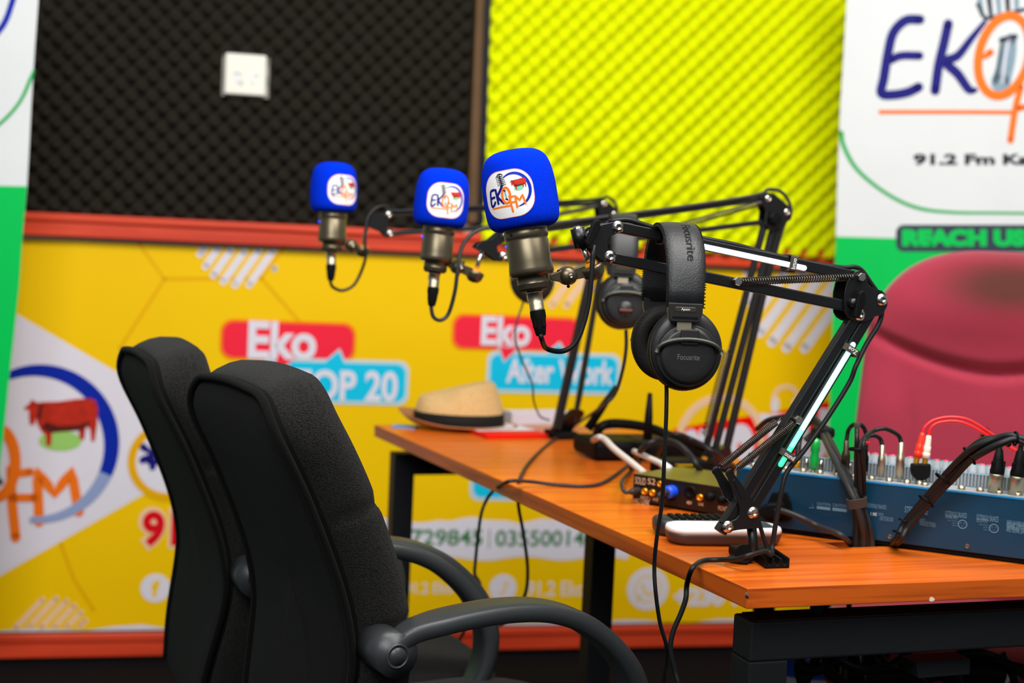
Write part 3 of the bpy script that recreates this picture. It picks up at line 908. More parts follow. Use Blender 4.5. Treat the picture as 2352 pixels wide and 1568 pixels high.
def mic(px, py, d, tilt, rot, label, S_=1.0):
    c = P(px, py, d)
    X = CR*math.cos(tilt)-CU*math.sin(tilt)*-1*0
    # axis up in the picture plane
    up = (CU*math.cos(tilt)-CR*math.sin(tilt)).normalized()
    fwd = (CP-c).normalized(); fwd = (fwd-up*fwd.dot(up)).normalized(); rt = up.cross(fwd)*-1
    rt = fwd.cross(up)*-1
    rt = up.cross(fwd)
    if rt.dot(CR) < 0: rt = -rt
    t = thing('microphone', label, 'microphone', c-up*.1, 'studio microphones with blue foam covers' if False else None)
    mb = MB(); mb.lathe(FOAM, c, up, foam_blue, 64); wsn = mb.build('foam_cover', t)
    # sticker

    def fs(x, y, l=0):
        y_ = y*.001-.006; a = rot+x*.001/.0427
        r_ = foam_r(y_)+.0004+l*.00012
        return c+up*y_+(fwd*math.cos(a)+rt*math.sin(a))*r_
    mb = MB()
    vs = []; rings = [0, .12, .25, .37, .5, .62, .75, .87, 1.0]; base0 = rrect(61, 53, 21, 8); base = []
    for i in range(len(base0)):
        a_, b_ = base0[i], base0[(i+1) % len(base0)]; k_ = max(1, int(math.hypot(b_[0]-a_[0], b_[1]-a_[1])/2.5+.99))
        base += [(a_[0]+(b_[0]-a_[0])*j/k_, a_[1]+(b_[1]-a_[1])*j/k_) for j in range(k_)]
    n_ = len(base)
    for r_ in rings:
        for (x, y) in base: vs.append(fs(x*r_+.5, y*r_, 0))
    fs_ = [[i*n_+k, i*n_+(k+1) % n_, (i+1)*n_+(k+1) % n_, (i+1)*n_+k] for i in range(len(rings)-1) for k in range(n_)]
    mb.add(vs, fs_, white_print, True)
    mb.ribbon([(x+.5, y) for x, y in base[::2]], .7, pink_print, lambda x, y: fs(x, y, 1), closed=True, res=2)
    logo(mb, fs)
    mb.build('sticker', wsn)
    mb = MB()
    z = lambda v: -v
    mb.lathe([(.0, -.035), (.0245, -.036), (.0252, -.0465), (.0249, -.0468), (.0249, -.0474), (.0252, -.0478), (.0254, -.0545), (.0246, -.0555), (.0240, -.058), (.0247, -.0592), (.0246, -.083), (.0256, -.0905), (.0258, -.0955), (.0238, -.0985), (.018, -.0990),
              (.0182, -.1075), (.0184, -.1080)], c, up, gunmetal, 48)
    b = mb.build('body', t)
    mb = MB(); pr = []
    for k in range(60):
        pass
    vs = []; fs2 = []; NK = 96
    for (zz, rr_) in ((-.1080, .0170), (-.1084, .0186), (-.1135, .0178), (-.1160, .0150), (-.1165, .0)):
        for k in range(NK):
            a = 2*PI*k/NK; r_ = max(rr_*(1-.02*(k % 2)), 1e-5); vs.append(c+up*zz+(fwd*math.cos(a)+rt*math.sin(a))*r_)
    for i in range(4):
        for k in range(NK): fs2.append([i*NK+k, i*NK+(k+1) % NK, (i+1)*NK+(k+1) % NK, (i+1)*NK+k])
    mb.add(vs, fs2, gun_dark); mb.build('knurled_ring', t)
    mb = MB(); a = rot*.0-.72; p_ = c+up*-.051+(fwd*math.cos(a)+rt*math.sin(a))*.0252
    mb.lathe([(.0, .0006), (.0018, .0005)], p_, (fwd*math.cos(a)+rt*math.sin(a)), ink, 12); mb.build('pad_switch', b)
    a = -1.38; dv = (fwd*math.cos(a)+rt*math.sin(a)); mb = MB(); mb.ball(c+up*-.062+dv*.0250, .0016, led_b, seg=10); mb.build('status_light', b)
    # xlr plug
    mb = MB(); mb.lathe([(.0, -.116), (.0095, -.1165), (.0095, -.119), (.0085, -.1195), (.0083, -.130), (.0086, -.1305), (.0083, -.132), (.0086, -.1325), (.0083, -.134), (.0086, -.1345), (.0083, -.136), (.0086, -.1365), (.0082, -.1395)], c, up, nickel, 24)
    mb.box(c+up*-.124-rt*.0090, (.0018, .004, .008), steel, rt, fwd, up, .0004)
    pg = mb.build('cable_plug', t)
    mb = MB(); mb.lathe([(.0090, -.1390), (.0092, -.1465), (.0084, -.150), (.0076, -.157), (.0062, -.166), (.0050, -.1685), (.0, -.1687)], c, up, soft_black, 20)
    for k in range(4):
        a = PI/4+k*PI/2; dv = fwd*math.cos(a)+rt*math.sin(a); mb.box(c+up*-.152+dv*.0078, (.0022, .005, .014), soft_black, dv, up.cross(dv), up, .0008)
    mb.build('boot', pg)
    return t, c, up, rt, fwd


mic1, c1, up1, rt1, fw1 = mic(1193, 437, 1.63, math.radians(8.5), math.radians(-20), 'nearest microphone, large blue foam cover with a tilted white logo sticker')
mic2, c2, up2, rt2, fw2 = mic(1015, 456, 2.22, math.radians(-5.5), math.radians(9), 'middle blue-covered microphone of the three, blurred, before the black foam')
mic3, c3, up3, rt3, fw3 = mic(767, 432, 2.59, math.radians(-2), math.radians(26), 'farthest microphone with a blue foam cover, leftmost of the three')


# ------------------------------------------------------------------ microphone arms
class Plane:
    def __init__(s, a, da, b, db):
        s.A = P(*a, da); s.B = P(*b, db); d = s.B-s.A; d.z = 0; d.normalize(); s.D = d
        s.N = Vector((d.y, -d.x, 0))
        if s.N.dot(CP-s.A) < 0: s.N = -s.N

    def __call__(s, px, py, off=0): return hit(px, py, s.A, s.N)+s.N*off


def mount(t, pl, kn, cup, top, bot_ang, s, mic_side):
    """knuckle joint, swivel cup and stud that hold the microphone"""
    N = pl.N
    mb = MB(); c = pl(*kn); cc = pl(*cup); tt = pl(*top); mm = pl(*mic_side)
    mb.lathe([(.0, .0105), (.004, .0103), (.0085, .0080), (.0108, .004), (.0112, -.004), (.0108, -.008), (0, -.009)], c, N, gunmetal, 28)
    mb.prism(hull2(mm, c, .004, .0095, N), -.004, .004, N, gunmetal, .001)
    mb.prism(hull2(c, cc, .0060, .0080, N), -.004, .004, N, gunmetal, .001)
    mb.build('knuckle_joint', t)
    ax = (tt-cc).normalized()
    mb = MB(); mb.lathe([(0, -.0135), (.008, -.0120), (.0125, -.0070), (.0140, 0), (.0146, .003), (.0120, .0045), (.008, .005), (.0, .005)], cc, ax, gunmetal, 28); sw = mb.build('swivel_cup', t)
    mb = MB(); mb.lathe([(.009, .004), (.009, .0085), (.004, .0088)], cc, ax, orange_ring, 20); mb.build('orange_washer', sw)
    mb = MB(); mb.lathe([(0, .001), (.0028, .001), (.0028, .0025), (.0019, .003)], c+N*.0100, N, steel, 14)
    for k in range(3):
        a = .4+k*2.1; dv = pl.D*math.cos(a)+Vector((0, 0, 1))*math.sin(a); mb.ball(c+dv*.0125, .002, soft_black, seg=8)
    mb.build('knuckle_screw', t)
    mb = MB(); mb.tube([cc+ax*.004, tt], .0036, steel, 12, res=1); mb.build('stud', t)


def hull2(a, b, ra, rb, N):
    d = (b-a).normalized(); W = N.cross(d).normalized(); pts = []
    for k in range(9):
        an = PI/2+PI*k/8; pts.append(a+(d*math.cos(an)+W*math.sin(an))*ra)
    for k in range(9):
        an = -PI/2+PI*k/8; pts.append(b+(d*math.cos(an)+W*math.sin(an))*rb)
    return pts


def wing(mb, pl, pts, off0, off1, m=soft_black):
    mb.prism([pl(*p) for p in pts], off0, off1, pl.N, m, .0015, 2)


A1 = Plane((1700, 1190), 1.745, (1380, 560), 1.668)
N = A1.N
arm = thing('microphone_stand', 'nearest black scissor microphone arm with glowing light strips and springs', 'microphone stand', onz(1745, 1283, .75))
# clamp foot on the desk
mb = MB()
fl = onz(1757, 1306, .75); fr = onz(1813, 1305, .75); bl = onz(1716, 1276, .75)
xd = (fr-fl).normalized(); yd = Vector((-xd.y, xd.x, 0)); ln = .052; wd_ = (fr-fl).length
if (bl-fl).dot(yd) > .02: ln = max(ln, (bl-fl).dot(yd))
yv = (bl-fl); yv.z = 0; ln = yv.length; yv.normalize()
prof = [(0, 0), (1, 0), (1, .0115), (.98, .0125), (.93, .0125)]
gx = []
for k in range(3):
    c_ = .80-k*.31; r_ = .115
    for j in range(9):
        a = PI*j/8; gx.append((c_+r_*math.cos(a), .0115-.0085*math.sin(a) if True else 0))
prof2 = [(0, 0), (1, 0), (1, .0108), (.985, .0124), (.93, .0128)]+gx+[(.03, .0128), (0, .0112)]
mb.prism([fl+xd*(x*wd_)+Vector((0, 0, z_+.0006)) for x, z_ in prof2], 0, ln*.8, yv, soft_black, .0005, 1)
mb.build('clamp_foot', arm)
mb = MB(); pc = onz(1740, 1283, .75)
mb.box(pc+Vector((-.004, .016, .006)), (.055, .03, .012), soft_black, xd, yd, bev=.003)
fa = [onz(*p, .751) for p in ((1664, 1287), (1690, 1276), (1720, 1284), (1719, 1296), (1700, 1295), (1680, 1292))]
mb.prism(fa, 0, .004, Vector((0, 0, 1)), soft_black, .001)
mb.build('clamp_body', arm)
mb = MB(); k_ = P(1712, 1272, 1.762); mb.lathe([(0, -.006), (.011, -.006), (.0125, -.004), (.0125, .004), (.011, .006), (0, .006)], k_, (xd*.55+yd*.8), soft_black, 16, False); mb.build('clamp_knob', arm)
# post
mb = MB(); mb.tube([A1(1737, 1276, -.004), A1(1734, 1262, -.004), A1(1728, 1195, -.004)], [.0062, .0060, .0062], black_metal, 20, res=1); mb.build('post', arm)
# base bracket
def bz(x, y): return (1600+x/4.237, 950+y/4.237)


front = [bz(*p) for p in ((262, 596), (256, 560), (275, 538), (300, 540), (318, 556), (340, 585), (490, 790), (565, 915), (585, 960), (590, 1085), (560, 1098), (480, 1103), (380, 1112), (320, 1122), (290, 1140), (250, 1135), (232, 1105), (236, 1068), (262, 1044), (305, 1028), (350, 1008), (376, 975), (385, 930), (378, 880), (350, 820), (300, 690))]
back = [bz(*p) for p in ((198, 600), (194, 560), (210, 540), (240, 532), (258, 545), (275, 575), (380, 720), (520, 900), (560, 1085), (380, 1112), (232, 1105), (240, 1068), (350, 1008), (376, 960), (378, 900), (320, 838), (300, 825), (230, 660))]
mb = MB(); mb.prism([A1(*p) for p in front], .0085, .0105, N, black_metal, .0004, 1)
mb.prism([A1(*bz(*p)) for p in ((330, 615), (345, 630), (445, 775), (430, 800), (395, 805), (318, 640))], .0103, .0112, N, black_metal, .0004, 1)
mb.build('base_bracket', arm)
mb = MB(); mb.prism([A1(*p) for p in back], -.0105, -.0085, N, black_metal, .0004, 1); mb.build('base_bracket', arm)
# bars
barW = .0142
lb = [(1965, 722), (1663.7, 1205.6), (2014, 688), (1721, 1173.7)]
for (a, b) in ((0, 1), (2, 3)):
    mb = MB(); mb.bar(A1(*lb[a]), A1(*lb[b]), .0135, .0140, black_metal, N, .0016); mb.build('lower_bar', arm)
mb = MB(); e_ = A1(1663, 1206); dv = (A1(1663.7, 1205.6)-A1(1965, 722)).normalized(); mb.bar(e_, e_+dv*.010, .0133, .0138, black_metal, N, .0016); mb.build('bar_end', arm)
for (p, q) in (((1413, 520), (1962, 634)), ((1395, 590), (1950, 704))):
    mb = MB(); mb.bar(A1(*p), A1(*q), .0132, .0135, black_metal, N, .0014); mb.build('upper_bar', arm)


def z2(x, y): return (1300+x/3.095, 460+y/3.095)
def z1(x, y): return (1050+x/3.136, 320+y/3.136)


elbow = [z2(*p) for p in ((2010, 525), (2025, 504), (2055, 495), (2085, 503), (2103, 530), (2112, 580), (2128, 610), (2165, 625), (2215, 640), (2245, 668), (2257, 705), (2252, 750), (2230, 790), (2200, 815), (2165, 822), (2120, 848), (2070, 858), (2010, 850), (1975, 828), (1955, 795), (1948, 740), (1952, 650), (1968, 580))]
mb = MB(); mb.prism([A1(*p) for p in elbow], .0090, .0108, N, black_metal, .0004, 1); mb.build('elbow_plate', arm)
mb = MB(); mb.prism([A1(x-8, y+2) for x, y in elbow], -.0110, -.0090, N, black_metal, .0004, 1); mb.build('elbow_plate', arm)
brk = [z1(*p) for p in ((905, 700), (925, 655), (955, 632), (1010, 618), (1065, 605), (1105, 596), (1140, 594), (1168, 606), (1178, 632), (1168, 660), (1140, 674), (1110, 686), (1082, 700), (1064, 725), (1062, 760), (1076, 795), (1098, 815), (1116, 838), (1112, 868), (1086, 884), (1045, 884), (1010, 860), (985, 832), (950, 792), (920, 760))]
for (o0, o1) in ((.0072, .0090), (-.0090, -.0072)):
    mb = MB(); mb.prism([A1(*p) for p in brk], o0, o1, N, black_metal, .0004, 1); mb.build('head_bracket', arm)
# sleeve with stud
sa = A1(*z1(862, 640), .001); sb = A1(*z1(893, 775), .001)
mb = MB(); axs = (sb-sa).normalized(); mb.tube([sa, sb], .0085, black_metal, 20, res=1)
mb.lathe([(0, -.0025), (.0035, -.0024), (.0052, -.001), (.0055, 0)], sa, axs, steel, 16); mb.build('head_sleeve', arm)
mb = MB(); wing(mb, A1, [z1(*p) for p in ((905, 690), (918, 650), (932, 612), (948, 588), (970, 575), (988, 584), (990, 620), (984, 655), (955, 705), (918, 768), (892, 762), (886, 735))], .014, .021)
mb.tube([A1(*z1(930, 690), .008), A1(*z1(930, 690), .015)], .005, steel, 12, res=1); mb.build('wing_knob', arm)
mb = MB(); wing(mb, A1, [z2(*p) for p in ((2018, 655), (2040, 636), (2060, 640), (2066, 668), (2064, 725), (2044, 765), (2022, 828), (2000, 832), (1984, 818), (1990, 775), (1998, 735))], .016, .023)
mb.tube([A1(*z2(1990, 725), .0105), A1(*z2(2010, 725), .018)], .006, black_metal, 14, res=1); mb.build('wing_knob', arm)
mb = MB()
for p in (z1(1140, 632), z1(1083, 845)):
    m_ = MB(); screw(m_, A1(*p, .0090), N, .0066); m_.build('screw', arm)
for p in (z2(2215, 703), z2(2058, 808), (1663.7, 1205.6), (1721, 1173.7)):
    m_ = MB(); screw(m_, A1(*p, .0107), N, .0066); m_.build('screw', arm)
for p in (z2(2055, 543), z2(1184, 572), bz(935, 45)):
    m_ = MB(); c_ = A1(*p); m_.lathe([(.0036, -.014), (.0036, .0105), (.0052, .0106), (.0056, .012), (.0056, .0165), (.0050, .0175), (.0, .0176)], c_, N, steel, 6 if True else 16, False); m_.build('bolt', arm)
# springs
for off in (.0085, -.0085):
    m_ = MB(); spring(m_, A1(*z2(1225, 578), off), A1(*z2(2015, 545), off), .0042, .00075, 46, spring_m); m_.build('spring', arm)
for off, dx, dy in ((.0115, 0, 0), (-.0095, -21, 3)):
    m_ = MB(); spring(m_, A1(1686+dx, 1070+dy, off), A1(1812+dx, 968+dy, off), .0042, .00075, 40, spring_m); m_.build('spring', arm)
for off, p in ((.0095, bz(290, 565)), (-.0095, bz(222, 568))):
    m_ = MB(); c_ = A1(*p, off)
    m_.tube([c_+A1.D*(.0045*math.cos(a))+Vector((0, 0, .0045*math.sin(a))) for a in [math.radians(x) for x in range(-60, 211, 30)]], .0011, black_metal, 8, res=3); m_.build('spring_hook', arm)


# light strips
def strip(p, q, off, mats_, name='light_strip', r=.0034):
    m_ = MB(); a = A1(*p, off); b = A1(*q, off); k = len(mats_)
    for i, mm in enumerate(mats_):
        aa = a+(b-a)*(i/k); bb = a+(b-a)*((i+1)/k)
        W_ = N.cross((b-a).normalized())
        m_.tube([aa, bb], r, mm, 12, res=1, cap=(k == 1))
    m_.ball(a, r, mats_[0], seg=10); m_.ball(b, r, mats_[-1], seg=10)
    return tag(m_.build(name, arm), 'glowing white light strip' if mats_[0] is led1 else 'glowing cyan to green light strip')


strip(z2(930, 322), z2(1672, 480), .0075, [led1])
s_ = [led2]*5+[mat('led_mid', (140, 245, 215), .4, emit=(120, 245, 205), es=1.1), led3]
strip(z2(2016, 1022), (1786, 1064), .0085, s_)


def strap(pl, c, along, w, h, t, label, txt=None, mir=False):
    """hook-and-loop strap wrapped round a bar"""
    p = pl(*c); q = pl(*along); d = (q-p).normalized(); W_ = pl.N.cross(d).normalized()
    if W_.z < 0: W_ = -W_
    m_ = MB(); pts = []
    for (x, y) in rrect(h, t, .004, 4):
        pts.append((x, y))
    n_ = len(pts)
    vs = [p+W_*x+pl.N*y+d*(s*w/2) for s in (-1, 1) for x, y in pts]+[p+W_*x*.86+pl.N*y*.86+d*(s*w/2) for s in (-1, 1) for x, y in pts]
    fs = [[k, (k+1) % n_, n_+(k+1) % n_, n_+k] for k in range(n_)]+[[2*n_+k, 3*n_+k, 3*n_+(k+1) % n_, 2*n_+(k+1) % n_] for k in range(n_)]
    fs += [[k, 2*n_+k, 2*n_+(k+1) % n_, (k+1) % n_] for k in range(n_)]+[[n_+k, n_+(k+1) % n_, 3*n_+(k+1) % n_, 3*n_+k] for k in range(n_)]
    m_.add(vs, fs, velcro)
    if txt:
        lw = .0055
        fnx = lambda x, y: p+W_*((y-.5)*-h*.75)+d*((x-.5)*-lw)*-1*1+pl.N*(t/2+.0003)
        vs_, f_2 = textmesh(txt, .01)
        sg = -1
        m_.add([p+W_*(-(v[0]-.5)*h*.62*sg)+d*((v[1]-.5)*lw*1.0)+pl.N*(t/2+.0004) for v in vs_], f_2, white_print)
    return tag(m_.build('velcro_strap'), label, 'cable strap')


strap(A1, z2(695, 256), z2(1000, 320), .0085, .021, .024, 'grey velcro strap on the near arm at the left of the headphone band')
strap(A1, z2(1585, 448), z2(1700, 472), .0085, .021, .0255, 'grey velcro strap with white lettering near the spring of the upper arm', 'puno')
strap(A1, z2(2000, 1060), z2(1900, 1240), .0085, .0225, .026, 'grey velcro strap with white lettering on the lower arm below the elbow', 'Zoe')
strap(A1, (1802, 1043), (1780, 1080), .0085, .0240, .027, 'grey velcro strap with white lettering at the bottom end of the green light strip', 'puno')
mount(arm, A1, (1304, 633), (1360, 618), (1338, 566), 0, 1, (1268, 636))

# near microphone cable
bt = c1+up1*-.168
pts = [bt+up1*.004, bt-up1*.004, A1(1268, 803, -.02), A1(1292, 806, .0), A1(1318, 786, .006), A1(1336, 740, .008), A1(1346, 690, .010), A1(1350, 640, .012), A1(1353, 600, .012), A1(1356, 575, .010), A1(1372, 545, -.002), A1(1398, 513, -.004), A1(1412, 507, .002), A1(1440, 505, .004), A1(1480, 517, .004),
       A1(1522, 530, .003), A1(1560, 537, 0), A1(1620, 549, .003), A1(1690, 563, .003), A1(1760, 582, .002), A1(1850, 602, .002), A1(1930, 614, 0), A1(1962, 613, 0), A1(1980, 622, 0), A1(2000, 650, 0), A1(2020, 680, 0), A1(2026, 712, 0), A1(2018, 745, 0), A1(1990, 790, 0), A1(1962, 840, .004), A1(1948, 880, .002), A1(1900, 960, .0), A1(1850, 1030, 0),
       A1(1808, 1080, .002), A1(1795, 1110, .004), A1(1785, 1160, .004), A1(1776, 1215, .004), A1(1768, 1258, .006), onz(1772, 1273, .768), onz(1758, 1266, .772), onz(1720, 1275, .770), onz(1690, 1284, .762), onz(1650, 1285, .756), onz(1614, 1288, .755), onz(1590, 1305, .756)]
eg = dab(pts[-1]); drop = dpt(-.012, eg[1]-.01)
d_ = lambda px, py, d=1.72: P(px, py, d)
pts += [d_(1578, 1340), d_(1575, 1375), d_(1563, 1410), d_(1546, 1450), d_(1540, 1490), d_(1550, 1540), d_(1562, 1590), d_(1566, 1700, 1.75), d_(1590, 2000, 1.8), Vector((.42, 2.0, .01))]
cable('black cable running from the nearest microphone along the arm and over the desk edge', pts, .0032, rubber, 'microphone_cable')
cable('thin black wire coming out of the near arm base beside the post', [A1(1729, 1150, .0), A1(1738, 1190, .004), A1(1748, 1225, .004), A1(1757, 1252, .004), onz(1766, 1270, .765)], .0026, rubber, 'power_cable')


# ------------------------------------------------------------------ far arms (thin rod type)
def far_arm(t, pl, brk, bb, up_rods, low_rods, springs, elbow, eb, knobc, base_px, r=.0048, basez=None):
    Nn = pl.N
    for o_ in (.007, -.007):
        m_ = MB(); m_.prism([pl(*p) for p in brk], o_-.0009, o_+.0009, Nn, black_metal, .0003, 1); m_.build('head_bracket', t)
    for p in bb+eb:
        m_ = MB(); screw(m_, pl(*p, .008), Nn, .0068, steel, .004); m_.build('screw', t)
    for (p, q) in up_rods:
        m_ = MB(); m_.bar(pl(*p), pl(*q), .0085, .0085, rod_black, Nn, .001); m_.build('upper_rod', t)
    for (p, q, w) in low_rods:
        m_ = MB(); m_.bar(pl(*p), pl(*q), w, .011, rod_black, Nn, .001); m_.build('lower_rod', t)
    for (p, q, R, turns) in springs:
        m_ = MB(); spring(m_, pl(*p, .004), pl(*q, .004), R, .0011, turns, spring_m); m_.build('spring', t)
    for o_ in (.0095, -.0095):
        m_ = MB(); m_.prism([pl(*p) for p in elbow], o_-.001, o_+.001, Nn, black_metal, .0004, 1); m_.build('elbow_plate', t)
    m_ = MB(); m_.lathe([(0, .024), (.011, .023), (.013, .020), (.012, .011), (.006, .010)], pl(*knobc), Nn, soft_black, 8, False); m_.build('wing_knob', t)
    b = onz(*base_px, .75) if basez is None else basez
    m_ = MB(); m_.box(b+Vector((0, 0, .008)), (.05, .06, .016), soft_black, pl.D, Nn, bev=.004); m_.build('clamp_foot', t)
    low = pl(*low_rods[0][1]); m_ = MB(); m_.tube([b+Vector((0, 0, .01)), Vector((b.x, b.y, low.z+.01))], .007, black_metal, 16, res=1)
    m_.prism(hull2(Vector((b.x, b.y, low.z-.006)), pl(*low_rods[-1][1]), .018, .014, Nn), -.009, .009, Nn, black_metal, .001); m_.build('post', t)


A2 = Plane((1620, 1070), 2.50, (1150, 560), 2.27)
t2 = thing('microphone_stand', 'middle black rod microphone arm rising behind the hanging near headphones', 'microphone stand', onz(1632, 1078, .75))
far_arm(t2, A2, [(1088, 567), (1096, 558), (1122, 550), (1146, 530), (1160, 528), (1170, 538), (1166, 549), (1150, 556), (1137, 566), (1139, 578), (1158, 580), (1166, 590), (1160, 600), (1138, 600), (1114, 582)],
        [(1157, 540), (1152, 588)], [((1750, 457), (1157, 540)), ((1748, 510), (1152, 588))],
        [((1756, 512), (1617, 1048), .0085), ((1776, 522), (1637, 1052), .0085), ((1795, 495), (1666, 1040), .0105)],
        [((1745, 466), (1562, 517), .0045, 44), ((1668, 808), (1618, 1000), .0085, 26)],
        [(1738, 452), (1752, 442), (1770, 445), (1800, 470), (1813, 484), (1806, 502), (1786, 524), (1762, 530), (1748, 515), (1752, 485)],
        [(1757, 456), (1800, 487)], (1766, 501), (1640, 1088))
mount(t2, A2, (1052, 613), (1091, 630), (1108, 570), 0, 1, (1030, 606))
A3 = Plane((1285, 1000), 2.84, (885, 515), 2.64)
t3 = thing('microphone_stand', 'farthest black rod microphone arm standing beside the straw hat', 'microphone stand', onz(1288, 1004, .75))


def z4(x, y): return (680+x/3.92, 350+y/3.92)


far_arm(t3, A3, [z4(*p) for p in ((640, 650), (655, 590), (700, 545), (780, 540), (820, 525), (855, 535), (858, 580), (830, 605), (805, 640), (808, 690), (850, 708), (862, 740), (840, 768), (800, 752), (760, 712), (700, 690))],
        [z4(820, 560), z4(831, 730)], [(z4(820, 560), (1380, 466)), (z4(831, 730), (1384, 507))],
        [((1385, 505), (1278, 985), .016), ((1398, 505), (1322, 950), .006)],
        [((1384, 470), (1230, 503), .004, 40)],
        [(1368, 462), (1382, 458), (1412, 480), (1416, 495), (1400, 515), (1380, 516), (1372, 500)],
        [(1382, 468), (1406, 492)], (1390, 504), (1288, 1006))
mount(t3, A3, (806, 563), (833, 574), (842, 520), 0, 1, (789, 560))
# cables of the two far microphones
b2 = c2+up2*-.168
cable('black cable looping from the middle microphone up to its arm', [b2+up2*.004, b2-up2*.004, A2(996, 728, 0), A2(1012, 735, 0), A2(1030, 720, .0), A2(1038, 670, .01), A2(1042, 615, .015), A2(1054, 565, .012), A2(1085, 532, .01), A2(1130, 522, .01), A2(1157, 528, .008), A2(1260, 514, .006), A2(1400, 496, .006),
      A2(1600, 470, .006), A2(1735, 448, .004), A2(1765, 435, 0), A2(1795, 441, 0), A2(1814, 468, 0), A2(1814, 500, 0), A2(1796, 530, .0), A2(1740, 740, .0), A2(1690, 935, .0), A2(1672, 1010, 0), A2(1660, 1045, 0)], .0032, rubber_grey, 'microphone_cable')
b3 = c3+up3*-.168
cable('black cable looping from the farthest microphone up to its arm', [b3+up3*.004, b3-up3*.004, A3(766, 660, 0), A3(787, 667, 0), A3(812, 655, 0), A3(829, 625, .0), A3(833, 590, .015), A3(832, 555, .015), A3(836, 515, .012), A3(845, 492, .01), A3(864, 476, .008), A3(886, 474, .006), A3(905, 484, .006), A3(1100, 474, .006), A3(1360, 458, .004),
      A3(1392, 452, .0), A3(1412, 465, 0), A3(1417, 490, 0), A3(1405, 520, 0), A3(1370, 700, 0), A3(1336, 900, 0), A3(1318, 975, 0)], .003, rubber, 'microphone_cable')


